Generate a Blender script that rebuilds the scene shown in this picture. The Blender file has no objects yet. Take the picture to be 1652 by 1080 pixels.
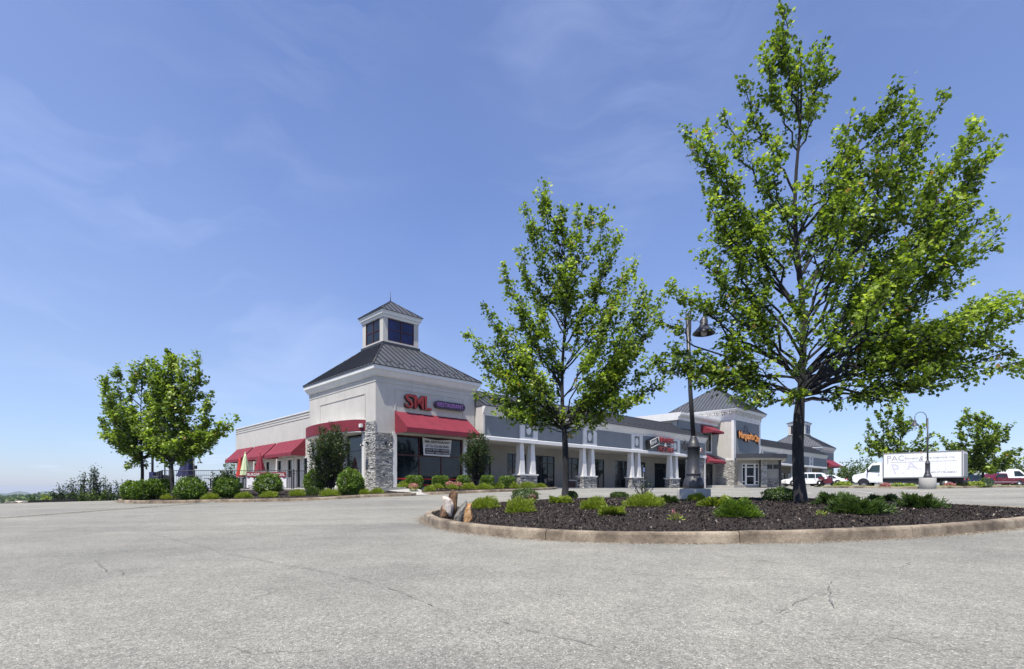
import bpy, math, random
import numpy as np
from mathutils import Vector, Matrix, noise as mnoise
random.seed(7)
RNG = np.random.default_rng(11)
SC = bpy.context.scene
COL = SC.collection
R = math.radians

# ---------------------------------------------------------------- camera, world, sun, exposure
cam_d = bpy.data.cameras.new('camera')
cam = bpy.data.objects.new('camera', cam_d); COL.objects.link(cam)
cam.location = (0, 0, 1.0); cam.rotation_euler = (R(90), 0, 0)
cam_d.sensor_width = 36; cam_d.lens = 36*845/1652; cam_d.shift_y = (788-540)/1652
cam_d.clip_start = 0.05; cam_d.clip_end = 20000
SC.camera = cam
SUN = Vector((-0.22, -0.42, 1.0)).normalized()
elev = math.asin(SUN.z); azi = math.atan2(SUN.x, SUN.y)
world = bpy.data.worlds.new('World'); SC.world = world; world.use_nodes = True
SC.view_settings.view_transform = 'Standard'; SC.view_settings.look = 'None'
SC.view_settings.gamma = 1; SC.view_settings.use_curve_mapping = False
SC.view_settings.exposure = 0.74
SKY_STRENGTH = 0.098
def build_world():
    nt = world.node_tree; N = nt.nodes; L = nt.links; N.clear()
    out = N.new('ShaderNodeOutputWorld'); bg = N.new('ShaderNodeBackground')
    sky = N.new('ShaderNodeTexSky'); sky.sky_type = 'NISHITA'; sky.sun_disc = False
    sky.sun_elevation = elev; sky.sun_rotation = azi
    sky.altitude = 300; sky.air_density = 1.15; sky.dust_density = 0.35; sky.ozone_density = 3.0
    bg.inputs['Strength'].default_value = SKY_STRENGTH
    tc = N.new('ShaderNodeTexCoord')
    sep = N.new('ShaderNodeSeparateXYZ'); L.new(tc.outputs['Generated'], sep.inputs[0])
    def M(op, a, b=None, clamp=False):
        n = N.new('ShaderNodeMath'); n.operation = op; n.use_clamp = clamp
        for i, v in enumerate((a, b)):
            if v is None: continue
            if isinstance(v, (int, float)): n.inputs[i].default_value = v
            else: L.new(v, n.inputs[i])
        return n.outputs[0]
    def ramp(v, a, b):
        n = N.new('ShaderNodeMapRange'); n.clamp = True
        L.new(v, n.inputs[0]); n.inputs[1].default_value = a; n.inputs[2].default_value = b
        return n.outputs[0]
    # thin cirrus on a plane high above the place (direction divided by its height)
    zz = M('MAXIMUM', sep.outputs[2], 0.06)
    cx = M('DIVIDE', sep.outputs[0], zz); cy = M('DIVIDE', sep.outputs[1], zz)
    comb = N.new('ShaderNodeCombineXYZ'); L.new(cx, comb.inputs[0]); L.new(cy, comb.inputs[1])
    # high cirrus: drawn-out wisps that slant down across the sky
    az = M('ARCTAN2', sep.outputs[0], sep.outputs[1]); el = M('ARCSINE', sep.outputs[2])
    sk = N.new('ShaderNodeCombineXYZ'); L.new(az, sk.inputs[0]); L.new(el, sk.inputs[1])
    wob = N.new('ShaderNodeTexNoise'); L.new(sk.outputs[0], wob.inputs['Vector']); wob.inputs['Scale'].default_value = 2.2; wob.inputs['Detail'].default_value = 3
    wm = N.new('ShaderNodeVectorMath'); wm.operation = 'MULTIPLY_ADD'; L.new(wob.outputs['Color'], wm.inputs[0]); wm.inputs[1].default_value = (.34, .34, 0); L.new(sk.outputs[0], wm.inputs[2])
    mp = N.new('ShaderNodeMapping'); L.new(wm.outputs[0], mp.inputs[0])
    mp.inputs['Rotation'].default_value = (0, 0, R(38)); mp.inputs['Scale'].default_value = (1.3, 5.2, 1)
    mp.inputs['Location'].default_value = (2.3, .4, 0)
    n1 = N.new('ShaderNodeTexNoise'); L.new(mp.outputs[0], n1.inputs['Vector'])
    n1.inputs['Scale'].default_value = 1.6; n1.inputs['Detail'].default_value = 8; n1.inputs['Roughness'].default_value = .60
    n1.inputs['Distortion'].default_value = .3
    n2 = N.new('ShaderNodeTexNoise'); L.new(sk.outputs[0], n2.inputs['Vector'])
    n2.inputs['Scale'].default_value = 1.7; n2.inputs['Detail'].default_value = 2
    cir = M('MULTIPLY', ramp(n1.outputs[0], .48, .78), ramp(n2.outputs[0], .40, .66))
    cir = M('MULTIPLY', cir, 0.27)
    # broad thin veil, very soft
    n4 = N.new('ShaderNodeTexNoise'); L.new(sk.outputs[0], n4.inputs['Vector'])
    n4.inputs['Scale'].default_value = 1.1; n4.inputs['Detail'].default_value = 2
    veil = M('MULTIPLY', ramp(n4.outputs[0], .35, .75), 0.10)
    # small flat cumulus low over the hills
    mp2 = N.new('ShaderNodeMapping'); L.new(tc.outputs['Generated'], mp2.inputs[0])
    mp2.inputs['Scale'].default_value = (7, 7, 60); mp2.inputs['Location'].default_value = (1.3, .2, 0.4)
    n3 = N.new('ShaderNodeTexNoise'); L.new(mp2.outputs[0], n3.inputs['Vector'])
    n3.inputs['Scale'].default_value = 1.0; n3.inputs['Detail'].default_value = 5; n3.inputs['Roughness'].default_value = .5
    band = M('MULTIPLY', ramp(sep.outputs[2], .004, .02), ramp(sep.outputs[2], .075, .04))
    cum = M('MULTIPLY', M('MULTIPLY', ramp(n3.outputs[0], .56, .72), band), .55)
    f = M('ADD', M('ADD', cir, veil), cum, True)
    tint = N.new('ShaderNodeMix'); tint.data_type = 'RGBA'; tint.blend_type = 'MULTIPLY'
    tint.inputs[0].default_value = 1.0
    L.new(sky.outputs[0], tint.inputs[6]); tint.inputs[7].default_value = SKY_TINT
    # thin summer air: the same paler, bluer rim all the way round the horizon
    hz = N.new('ShaderNodeValToRGB'); L.new(M('ABSOLUTE', sep.outputs[2]), hz.inputs[0])
    e = hz.color_ramp.elements; e[0].position = 0; e[0].color = (.60, .74, .95, 1); e[1].position = .42; e[1].color = (1, 1, 1, 1)
    x = e.new(.06); x.color = (.68, .78, .88, 1); x = e.new(.2); x.color = (.92, .90, .87, 1)
    rim = N.new('ShaderNodeMix'); rim.data_type = 'RGBA'; rim.blend_type = 'MULTIPLY'; rim.inputs[0].default_value = 1
    L.new(tint.outputs[2], rim.inputs[6]); L.new(hz.outputs[0], rim.inputs[7]); tint = rim
    mix = N.new('ShaderNodeMix'); mix.data_type = 'RGBA'
    L.new(f, mix.inputs[0]); L.new(tint.outputs[2], mix.inputs[6]); mix.inputs[7].default_value = (5.2, 6.0, 7.9, 1)
    L.new(mix.outputs[2], bg.inputs['Color']); L.new(bg.outputs[0], out.inputs[0])
SKY_TINT = (0.99, 0.945, 1.15, 1)
build_world()
sl = bpy.data.lights.new('sun', 'SUN'); sl.energy = 4.4; sl.angle = R(.53); sl.color = (1.0, .945, .86)
so = bpy.data.objects.new('sun', sl); COL.objects.link(so)
so.rotation_euler = SUN.to_track_quat('Z', 'Y').to_euler()

# ---------------------------------------------------------------- helpers
def tag(o, label=None, cat=None, group=None, kind=None):
    if label: o['label'] = label
    if cat: o['category'] = cat
    if group: o['group'] = group
    if kind: o['kind'] = kind
    return o
def empty(name, loc=(0, 0, 0), rz=0.0, label=None, cat=None, group=None, kind=None, parent=None):
    o = bpy.data.objects.new(name, None); COL.objects.link(o)
    o.location = loc; o.rotation_euler = (0, 0, rz); o.empty_display_size = .2
    if parent is not None: o.parent = parent
    return tag(o, label, cat, group, kind)
def link(name, me, parent=None, loc=(0, 0, 0), rz=0.0, mat=None):
    o = bpy.data.objects.new(name, me); COL.objects.link(o)
    if parent is not None: o.parent = parent
    o.location = loc
    if rz: o.rotation_euler = (0, 0, rz)
    if mat is not None and not me.materials: me.materials.append(mat)
    return o
def copy_tree(o, parent=None):
    c = o.copy(); COL.objects.link(c); c.parent = parent
    for ch in [x for x in CHILDREN.get(o.name, [])]:
        pass
    for ch in list(o.children): copy_tree(ch, c)
    return c
CHILDREN = {}

class MB:
    def __init__(s): s.v = []; s.f = []; s.m = []; s.cur = 0; s.smooth = []
    def add(s, vs, fs, sm=False):
        b = len(s.v); s.v.extend([tuple(p) for p in vs])
        for f in fs: s.f.append([i+b for i in f]); s.m.append(s.cur); s.smooth.append(sm)
        return s
    def box(s, x0, x1, y0, y1, z0, z1):
        return s.add([(x0,y0,z0),(x1,y0,z0),(x1,y1,z0),(x0,y1,z0),(x0,y0,z1),(x1,y0,z1),(x1,y1,z1),(x0,y1,z1)],
              [(0,3,2,1),(4,5,6,7),(0,1,5,4),(1,2,6,5),(2,3,7,6),(3,0,4,7)])
    def frustum(s, cx, cy, z0, z1, w0, w1, d0=None, d1=None):
        d0 = d0 or w0; d1 = d1 or w1
        a, b, c, d = w0/2, d0/2, w1/2, d1/2
        return s.add([(cx-a,cy-b,z0),(cx+a,cy-b,z0),(cx+a,cy+b,z0),(cx-a,cy+b,z0),(cx-c,cy-d,z1),(cx+c,cy-d,z1),(cx+c,cy+d,z1),(cx-c,cy+d,z1)],
              [(0,3,2,1),(4,5,6,7),(0,1,5,4),(1,2,6,5),(2,3,7,6),(3,0,4,7)])
    def prism(s, poly, fn, t0, t1):
        """poly: 2D points; fn(p, q, t) -> 3D; extruded from t0 to t1"""
        n = len(poly)
        vs = [fn(p[0], p[1], t0) for p in poly] + [fn(p[0], p[1], t1) for p in poly]
        fs = [list(range(n))[::-1], [i+n for i in range(n)]] + [(i, (i+1) % n, (i+1) % n+n, i+n) for i in range(n)]
        return s.add(vs, fs)
    def tube(s, pts, rad, n=8, cap=True, sm=True):
        pts = [Vector(p) for p in pts]
        if isinstance(rad, (int, float)): rad = [rad]*len(pts)
        rings = []; up = Vector((0, 0, 1))
        for i, p in enumerate(pts):
            d = (pts[min(i+1, len(pts)-1)] - pts[max(i-1, 0)])
            if d.length < 1e-9: d = Vector((0, 0, 1))
            d.normalize()
            a = d.cross(up if abs(d.z) < .95 else Vector((1, 0, 0))); a.normalize(); b = d.cross(a)
            rings.append([p + (a*math.cos(2*math.pi*k/n) + b*math.sin(2*math.pi*k/n))*rad[i] for k in range(n)])
        vs = [v for r in rings for v in r]; fs = []
        for i in range(len(pts)-1):
            for k in range(n):
                fs.append((i*n+k, i*n+(k+1) % n, (i+1)*n+(k+1) % n, (i+1)*n+k))
        if cap: fs.append(list(range(n))); fs.append([(len(pts)-1)*n+k for k in range(n)][::-1])
        return s.add(vs, fs, sm)
    def lathe(s, prof, cx=0, cy=0, n=20, sm=True):
        vs = []; fs = []
        for r, z in prof:
            for k in range(n):
                a = 2*math.pi*k/n; vs.append((cx+r*math.cos(a), cy+r*math.sin(a), z))
        for i in range(len(prof)-1):
            for k in range(n):
                fs.append((i*n+k, i*n+(k+1) % n, (i+1)*n+(k+1) % n, (i+1)*n+k))
        fs.append(list(range(n))[::-1]); fs.append([(len(prof)-1)*n+k for k in range(n)])
        return s.add(vs, fs, sm)
    def mesh(s, name='mesh'):
        me = bpy.data.meshes.new(name); me.from_pydata(s.v, [], s.f)
        me.polygons.foreach_set('material_index', s.m); me.polygons.foreach_set('use_smooth', s.smooth)
        me.update(); return me
    def build(s, name, mats, parent=None, loc=(0, 0, 0), rz=0.0, fix=True):
        me = s.mesh(name)
        if fix:
            import bmesh
            bm = bmesh.new(); bm.from_mesh(me); bmesh.ops.recalc_face_normals(bm, faces=bm.faces); bm.to_mesh(me); bm.free()
        for m in (mats if isinstance(mats, (list, tuple)) else [mats]): me.materials.append(m)
        return link(name, me, parent, loc, rz)

# ---------------------------------------------------------------- ground shape (metres; eye height is z = 1.0)
F = 845.0
_res = []
def _plane(X, Y): return 1.0 - .856 + .0137*X + .0147*Y
_ctrl = [(-.7,28,.785),(-4.7,26,.60),(3.0,34,.93),(4.8,41.6,.955),(12,48,.96),(21.5,57,1.0),(24,40,.985),(33,41,.995),(33,48,1.0),(45,52,1.03),(30,62,1.12),
         (36,70,1.30),(47,78,1.46),(60,92,1.6),(60,60,1.15),(80,90,1.6),(-10,33,.62)]
for X, Y, z in _ctrl: _res.append((X, Y, z - _plane(X, Y)))
for X, Y in [(0,0),(2.3,6.9),(-.6,9.3),(-2.2,13),(8.2,8.4),(-17,25),(-25,25),(-28,30),(-10,14),(-10,5),(-20,10),(12,10),(4,15),(10,14),(18,10),(-14,27),(-12,24.5),(3,0),(-30,10),(20,0),(1.5,18),(-20,30)]:
    _res.append((X, Y, 0.0))
for X, Y in [(20,22),(30,15)]: _res.append((X, Y, -.12))
_RA = np.array(_res)
def GZ(X, Y):
    X = np.asarray(X, float); Y = np.asarray(Y, float)
    d2 = (X[..., None]-_RA[:, 0])**2 + (Y[..., None]-_RA[:, 1])**2
    w = 1.0/(d2+6.0)**2
    r = (w*_RA[:, 2]).sum(-1)/w.sum(-1)
    out = _plane(X, Y) + r
    out = np.where(Y < -5, out*0 + _plane(X*0, Y*0-5) + .0137*np.clip(X, -40, 60), out)
    return out if out.ndim else float(out)
def at(u, D, z=None, dz=0.0):
    """a place on the ground seen in direction u of the photograph, D metres in front of the camera"""
    X = (u-826.0)/F*D
    return Vector((X, D, (GZ(X, D) if z is None else z)+dz))
def on_ground(u, v):
    lo, hi = 1.5, 60.0
    for D in np.arange(1.5, 60, .1):
        X = (u-826)/F*D
        if 788+F*(1-GZ(X, D))/D <= v: return Vector((X, D, GZ(X, D)))
    return at(u, 60)
def px(u, v, D):
    return Vector(((u-826.0)/F*D, D, 1+(788.0-v)/F*D))
TH = math.atan2(.6951, .7189)
AX = Vector((math.cos(TH), math.sin(TH), 0)); BX = Vector((-math.sin(TH), math.cos(TH), 0))
K = Vector((-.2604*31, 31, 1.05))          # the near corner of the restaurant tower, floor level
def W(x, y, z=0.0): return K + AX*x + BX*y + Vector((0, 0, z))
def lx(u, y):
    """local x of the facade plane y seen in direction u"""
    r = (u-826.0)/F; k = K + BX*y
    return (r*k.y - k.x)/(AX.x - r*AX.y)
def ly(u, x):
    r = (u-826.0)/F; k = K + AX*x
    return (r*k.y - k.x)/(BX.x - r*BX.y)
# ---------------------------------------------------------------- materials
def new_mat(name):
    m = bpy.data.materials.new(name); m.use_nodes = True
    return m, m.node_tree.nodes, m.node_tree.links, m.node_tree.nodes['Principled BSDF']
def noise_node(N, L, vec, scale, detail=3, rough=.5):
    n = N.new('ShaderNodeTexNoise'); L.new(vec, n.inputs['Vector'])
    n.inputs['Scale'].default_value = scale; n.inputs['Detail'].default_value = detail; n.inputs['Roughness'].default_value = rough
    return n.outputs['Fac']
def cramp(N, L, fac, stops):
    r = N.new('ShaderNodeValToRGB'); L.new(fac, r.inputs[0])
    e = r.color_ramp.elements
    while len(e) < len(stops): e.new(.5)
    for i, (p, c) in enumerate(stops):
        e[i].position = p; e[i].color = (*c, 1) if len(c) == 3 else c
    return r.outputs[0]
def mixc(N, L, f, a, b, mode='MIX'):
    n = N.new('ShaderNodeMix'); n.data_type = 'RGBA'; n.blend_type = mode
    for i, v in ((0, f), (6, a), (7, b)):
        if isinstance(v, (int, float)): n.inputs[i].default_value = v
        elif isinstance(v, tuple): n.inputs[i].default_value = (*v, 1) if len(v) == 3 else v
        else: L.new(v, n.inputs[i])
    return n.outputs[2]
def bump(N, L, B, h, dist, strength=1.0):
    b = N.new('ShaderNodeBump'); L.new(h, b.inputs['Height']); b.inputs['Distance'].default_value = dist
    b.inputs['Strength'].default_value = strength; L.new(b.outputs[0], B.inputs['Normal'])
def simple(name, col, rough=.6, metal=0.0, var=.12, scale=2.0, bscale=60, bdist=.002, spec=.5, dirt=0.0):
    """base colour with soft blotches, fine grain and slight relief"""
    m, N, L, B = new_mat(name)
    tc = N.new('ShaderNodeTexCoord').outputs['Object']
    a = noise_node(N, L, tc, scale, 5, .6)
    lo = tuple(c*(1-var) for c in col); hi = tuple(min(1, c*(1+var)) for c in col)
    c = cramp(N, L, a, [(.3, lo), (.7, hi)])
    if dirt:
        mp = N.new('ShaderNodeMapping'); L.new(tc, mp.inputs[0]); mp.inputs['Scale'].default_value = (3.5, 3.5, .25)
        d = noise_node(N, L, mp.outputs[0], 1.6, 6, .65)
        dm = N.new('ShaderNodeMapRange'); L.new(d, dm.inputs[0]); dm.inputs[1].default_value = .5; dm.inputs[2].default_value = .8
        dm.inputs[4].default_value = dirt
        c = mixc(N, L, dm.outputs[0], c, tuple(x*.55 for x in col), 'MIX')
    L.new(c, B.inputs['Base Color'])
    B.inputs['Roughness'].default_value = rough; B.inputs['Metallic'].default_value = metal
    B.inputs['Specular IOR Level'].default_value = spec
    if bdist: bump(N, L, B, noise_node(N, L, tc, bscale, 3), bdist)
    return m
M = {}
M['cream'] = simple('cream_stucco', (.475, .455, .415), .85, var=.07, scale=.8, bscale=90, bdist=.003, dirt=.42)
M['grey'] = simple('blue_grey_stucco', (.190, .208, .218), .85, var=.08, scale=.9, bscale=80, bdist=.003, dirt=.18)
M['taupe'] = simple('taupe_stucco', (.27, .26, .235), .85, var=.07, scale=.9, bscale=80, bdist=.003, dirt=.2)
M['white'] = simple('white_trim', (.64, .63, .61), .6, var=.06, scale=1.5, bscale=50, bdist=.001, dirt=.3)
M['roof'] = simple('charcoal_metal_roof', (.075, .08, .088), .42, metal=.0, var=.14, scale=1.2, bscale=9, bdist=.002)
M['roofseam'] = simple('roof_seam_metal', (.028, .03, .036), .45, var=.1)  # same metal as the roof; the seams' shadow lines are painted darker
M['roofdark'] = simple('dark_roof_trim', (.03, .032, .038), .5, var=.1)
M['red'] = simple('crimson_awning_canvas', (.17, .012, .026), .75, var=.14, scale=1.8, bscale=120, bdist=.002, dirt=.25)
M['redframe'] = simple('dark_red_frame', (.06, .008, .010), .5, var=.1)
M['black'] = simple('black_metal', (.018, .018, .022), .42, var=.15, scale=6, bscale=40, bdist=.001)
M['pole'] = simple('charcoal_painted_pole', (.035, .036, .043), .45, var=.22, scale=9, bscale=30, bdist=.001)
M['soffit'] = simple('soffit_board', (.50, .48, .44), .8, var=.05)
M['concrete'] = simple('concrete_slab', (.35, .34, .315), .9, var=.10, scale=1.2, bscale=60, bdist=.004, dirt=.15)
M['interior'] = simple('dark_interior', (.03, .028, .026), .9)
M['kerb'] = None
M['whitepaint'] = simple('white_vehicle_paint', (.78, .79, .80), .22, var=.02, bdist=0, spec=.6)
M['maroonpaint'] = simple('maroon_vehicle_paint', (.12, .008, .022), .22, var=.05, bdist=0, spec=.6)
M['bluepaint'] = simple('navy_vehicle_paint', (.012, .02, .075), .22, var=.05, bdist=0, spec=.6)
M['greypaint'] = simple('grey_vehicle_trim', (.22, .22, .23), .5, var=.05, bdist=0)
M['rubber'] = simple('black_rubber', (.016, .016, .017), .85, bdist=.002)
M['chrome'] = simple('steel_rim', (.55, .55, .56), .3, metal=.8, bdist=0)
M['lamp_red'] = simple('red_tail_lamp', (.35, .01, .01), .2, bdist=0)
M['lamp_clear'] = simple('clear_head_lamp', (.65, .66, .68), .12, bdist=0)
M['navy'] = simple('navy_canvas', (.018, .022, .085), .8, var=.2, scale=5)
M['brightred'] = simple('red_canvas', (.48, .03, .02), .8, var=.15, scale=5)
M['palegreen'] = simple('pale_green_canvas', (.50, .58, .36), .8, var=.12, scale=5)
M['burgundy'] = simple('burgundy_canvas', (.20, .012, .03), .8, var=.15, scale=5)
M['signred'] = simple('sign_red_face', (.22, .014, .012), .35, var=.08, bdist=0)
M['signdark'] = simple('sign_dark_return', (.03, .012, .012), .4, bdist=0)
M['signpurple'] = simple('sign_purple_face', (.018, .008, .03), .35, bdist=0)
M['signlilac'] = simple('sign_lilac_letter', (.20, .09, .30), .4, bdist=0)
M['orange'] = simple('sign_orange_face', (.85, .30, .035), .4, var=.15, bdist=0)
M['yellow'] = simple('line_paint', (.62, .62, .58), .8, var=.25, scale=12)
M['ink'] = simple('black_print', (.02, .02, .03), .7, bdist=0)
M['inkgrey'] = simple('faded_grey_print', (.30, .29, .33), .7, bdist=0)
M['inkpale'] = simple('pale_lavender_print', (.58, .56, .64), .7, bdist=0)
M['vinyl'] = simple('white_banner_vinyl', (.72, .71, .72), .5, var=.04, bdist=0)
M['bluecloth'] = simple('parking_sign_blue', (.02, .08, .32), .5, bdist=0)
def glass_mat(name, col, rough=.03, spec=.5, ior=1.45):
    m, N, L, B = new_mat(name)
    tc = N.new('ShaderNodeTexCoord').outputs['Object']
    c = cramp(N, L, noise_node(N, L, tc, .9, 3), [(.35, tuple(x*.5 for x in col)), (.7, tuple(x*1.6 for x in col))])
    L.new(c, B.inputs['Base Color']); B.inputs['Roughness'].default_value = rough
    B.inputs['Specular IOR Level'].default_value = spec; B.inputs['IOR'].default_value = ior
    bump(N, L, B, noise_node(N, L, tc, 1.3, 2), .012, .35)
    return m
M['glass'] = glass_mat('dark_window_glass', (.010, .016, .022))
M['blueglass'] = glass_mat('blue_cupola_glass', (.008, .012, .07))
M['carglass'] = glass_mat('vehicle_glass', (.02, .035, .035), .02)

def vcol_leaf(name, cols, trans=.45, rough=.5, spec=.4):
    """leaf: colour picked per leaf from the ramp by the 'tint' attribute, part of the light passes through"""
    m, N, L, B = new_mat(name)
    at_ = N.new('ShaderNodeAttribute'); at_.attribute_name = 'tint'
    c = cramp(N, L, at_.outputs['Fac'], cols)
    tc = N.new('ShaderNodeTexCoord').outputs['Object']
    v = cramp(N, L, noise_node(N, L, tc, 1.3, 2), [(.3, (.78, .78, .78)), (.7, (1.2, 1.2, 1.2))])
    c = mixc(N, L, 1.0, c, v, 'MULTIPLY')
    L.new(c, B.inputs['Base Color']); B.inputs['Roughness'].default_value = rough; B.inputs['Specular IOR Level'].default_value = spec
    tr = N.new('ShaderNodeBsdfTranslucent'); g = mixc(N, L, 1.0, c, (1.25, 1.35, .5), 'MULTIPLY'); L.new(g, tr.inputs[0])
    mx = N.new('ShaderNodeMixShader'); mx.inputs[0].default_value = trans
    L.new(B.outputs[0], mx.inputs[1]); L.new(tr.outputs[0], mx.inputs[2])
    L.new(mx.outputs[0], N['Material Output'].inputs[0])
    return m
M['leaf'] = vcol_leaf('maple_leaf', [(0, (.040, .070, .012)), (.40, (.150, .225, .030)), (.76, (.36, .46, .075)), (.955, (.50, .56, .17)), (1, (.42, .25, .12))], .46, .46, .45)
M['leafdark'] = vcol_leaf('crape_leaf', [(0, (.016, .030, .010)), (.6, (.045, .075, .020)), (.92, (.095, .125, .035)), (1, (.17, .07, .035))], .3)
M['hedge'] = vcol_leaf('hedge_leaf', [(0, (.030, .058, .010)), (.5, (.105, .185, .020)), (1, (.25, .36, .045))], .35, .38)
M['lime'] = vcol_leaf('lime_groundcover', [(0, (.08, .11, .016)), (.5, (.25, .32, .04)), (1, (.48, .53, .10))], .35)
M['juniper'] = vcol_leaf('juniper_sprig', [(0, (.022, .048, .014)), (.5, (.065, .115, .026)), (1, (.18, .25, .05))], .3)
M['pinklf'] = vcol_leaf('pink_blossom', [(0, (.28, .08, .10)), (.5, (.50, .20, .22)), (1, (.62, .38, .34))], .3)
M['pine'] = vcol_leaf('pine_needles', [(0, (.022, .038, .022)), (.5, (.045, .072, .030)), (1, (.075, .105, .04))], .25)
M['woods'] = vcol_leaf('woodland_leaf', [(0, (.026, .050, .012)), (.5, (.075, .125, .022)), (1, (.19, .27, .04))], .3)

def bark():
    m, N, L, B = new_mat('maple_bark')
    tc = N.new('ShaderNodeTexCoord').outputs['Object']
    mp = N.new('ShaderNodeMapping'); L.new(tc, mp.inputs[0]); mp.inputs['Scale'].default_value = (9, 9, 1.6)
    a = noise_node(N, L, mp.outputs[0], 2.2, 6, .65)
    c = cramp(N, L, a, [(.36, (.009, .009, .010)), (.58, (.020, .019, .021)), (.72, (.042, .041, .042)), (.86, (.11, .105, .10))])
    L.new(c, B.inputs['Base Color']); B.inputs['Roughness'].default_value = .9
    bump(N, L, B, a, .02)
    return m
M['bark'] = bark()
def asphalt():
    m, N, L, B = new_mat('worn_asphalt')
    tc = N.new('ShaderNodeTexCoord').outputs['Object']
    vo = N.new('ShaderNodeTexVoronoi'); L.new(tc, vo.inputs['Vector']); vo.inputs['Scale'].default_value = 125
    sp = N.new('ShaderNodeSeparateColor'); L.new(vo.outputs['Color'], sp.inputs[0])
    stone = cramp(N, L, sp.outputs[0], [(0, (.085, .080, .072)), (.32, (.20, .193, .177)), (.75, (.285, .275, .252)), (.95, (.40, .385, .355)), (1, (.68, .65, .59))])
    edge = N.new('ShaderNodeMapRange'); L.new(vo.outputs['Distance'], edge.inputs[0]); edge.inputs[1].default_value = .35; edge.inputs[2].default_value = .85
    c = mixc(N, L, edge.outputs[0], stone, (.085, .082, .078))
    vo2 = N.new('ShaderNodeTexVoronoi'); L.new(tc, vo2.inputs['Vector']); vo2.inputs['Scale'].default_value = 48
    sp2 = N.new('ShaderNodeSeparateColor'); L.new(vo2.outputs['Color'], sp2.inputs[0])
    c = mixc(N, L, .35, c, cramp(N, L, sp2.outputs[1], [(0, (.16, .155, .15)), (.5, (.26, .255, .24)), (1, (.38, .37, .35))]))
    big = noise_node(N, L, tc, .22, 5, .6)
    c = mixc(N, L, 1.0, c, cramp(N, L, big, [(.32, (.80, .81, .83)), (.5, (1.0, 1.0, 1.0)), (.7, (1.16, 1.15, 1.11))]), 'MULTIPLY')
    mid = noise_node(N, L, tc, 2.3, 5, .65)
    c = mixc(N, L, 1.0, c, cramp(N, L, mid, [(.3, (.88, .88, .88)), (.7, (1.1, 1.1, 1.1))]), 'MULTIPLY')
    # old drips of oil and a few darker worn places
    st = N.new('ShaderNodeMapRange'); L.new(noise_node(N, L, tc, .75, 4, .55), st.inputs[0]); st.inputs[1].default_value = .665; st.inputs[2].default_value = .74; st.inputs[4].default_value = .32
    c = mixc(N, L, st.outputs[0], c, (.10, .095, .09))
    sp_ = N.new('ShaderNodeMapRange'); L.new(noise_node(N, L, tc, 7, 2, .5), sp_.inputs[0]); sp_.inputs[1].default_value = .76; sp_.inputs[2].default_value = .80; sp_.inputs[4].default_value = .5
    c = mixc(N, L, sp_.outputs[0], c, (.07, .066, .06))
    # wheel paths polished lighter along the way round the island
    mpt = N.new('ShaderNodeMapping'); L.new(tc, mpt.inputs[0]); mpt.inputs['Rotation'].default_value = (0, 0, R(28)); mpt.inputs['Scale'].default_value = (.05, .62, 1)
    tk = noise_node(N, L, mpt.outputs[0], 1.3, 3, .5)
    c = mixc(N, L, 1.0, c, cramp(N, L, tk, [(.36, (.90, .90, .90)), (.62, (1.08, 1.08, 1.07))]), 'MULTIPLY')
    # fine hairline crazing
    wr = N.new('ShaderNodeTexNoise'); L.new(tc, wr.inputs['Vector']); wr.inputs['Scale'].default_value = 1.4; wr.inputs['Detail'].default_value = 4
    add = N.new('ShaderNodeVectorMath'); add.operation = 'MULTIPLY_ADD'; L.new(wr.outputs['Color'], add.inputs[0]); add.inputs[1].default_value = (.8, .8, .8); L.new(tc, add.inputs[2])
    vc = N.new('ShaderNodeTexVoronoi'); vc.feature = 'DISTANCE_TO_EDGE'; L.new(add.outputs[0], vc.inputs['Vector']); vc.inputs['Scale'].default_value = .55
    cr = N.new('ShaderNodeMapRange'); L.new(vc.outputs['Distance'], cr.inputs[0]); cr.inputs[1].default_value = .0; cr.inputs[2].default_value = .006
    cr.inputs[3].default_value = 1; cr.inputs[4].default_value = 0
    gate = N.new('ShaderNodeMapRange'); L.new(noise_node(N, L, tc, .9, 3), gate.inputs[0]); gate.inputs[1].default_value = .56; gate.inputs[2].default_value = .66
    mu = N.new('ShaderNodeMath'); mu.operation = 'MULTIPLY'; L.new(cr.outputs[0], mu.inputs[0]); L.new(gate.outputs[0], mu.inputs[1])
    mu2 = N.new('ShaderNodeMath'); mu2.operation = 'MULTIPLY'; L.new(mu.outputs[0], mu2.inputs[0]); mu2.inputs[1].default_value = .75
    c = mixc(N, L, mu2.outputs[0], c, (.05, .048, .045))
    c = mixc(N, L, 1.0, c, (1.055, 1.055, .98), 'MULTIPLY')
    L.new(c, B.inputs['Base Color']); B.inputs['Roughness'].default_value = .88; B.inputs['Specular IOR Level'].default_value = .35
    hh = N.new('ShaderNodeMath'); hh.operation = 'SUBTRACT'; L.new(sp.outputs[1], hh.inputs[0]); L.new(vo.outputs['Distance'], hh.inputs[1])
    bump(N, L, B, hh.outputs[0], .004, .8)
    return m
M['asphalt'] = asphalt()
def kerbmat():
    m, N, L, B = new_mat('weathered_kerb_concrete')
    tc = N.new('ShaderNodeTexCoord').outputs['Object']
    a = noise_node(N, L, tc, 1.6, 7, .7)
    c = cramp(N, L, a, [(.32, (.065, .048, .034)), (.45, (.16, .125, .088)), (.58, (.28, .23, .165)), (.76, (.42, .355, .265))])
    f = cramp(N, L, noise_node(N, L, tc, 42, 4, .7), [(.3, (.72, .72, .72)), (.65, (1.12, 1.12, 1.12))])
    c = mixc(N, L, 1.0, c, f, 'MULTIPLY')
    L.new(c, B.inputs['Base Color']); B.inputs['Roughness'].default_value = .92
    bump(N, L, B, noise_node(N, L, tc, 30, 5, .7), .008)
    return m
M['kerb'] = kerbmat()
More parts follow.
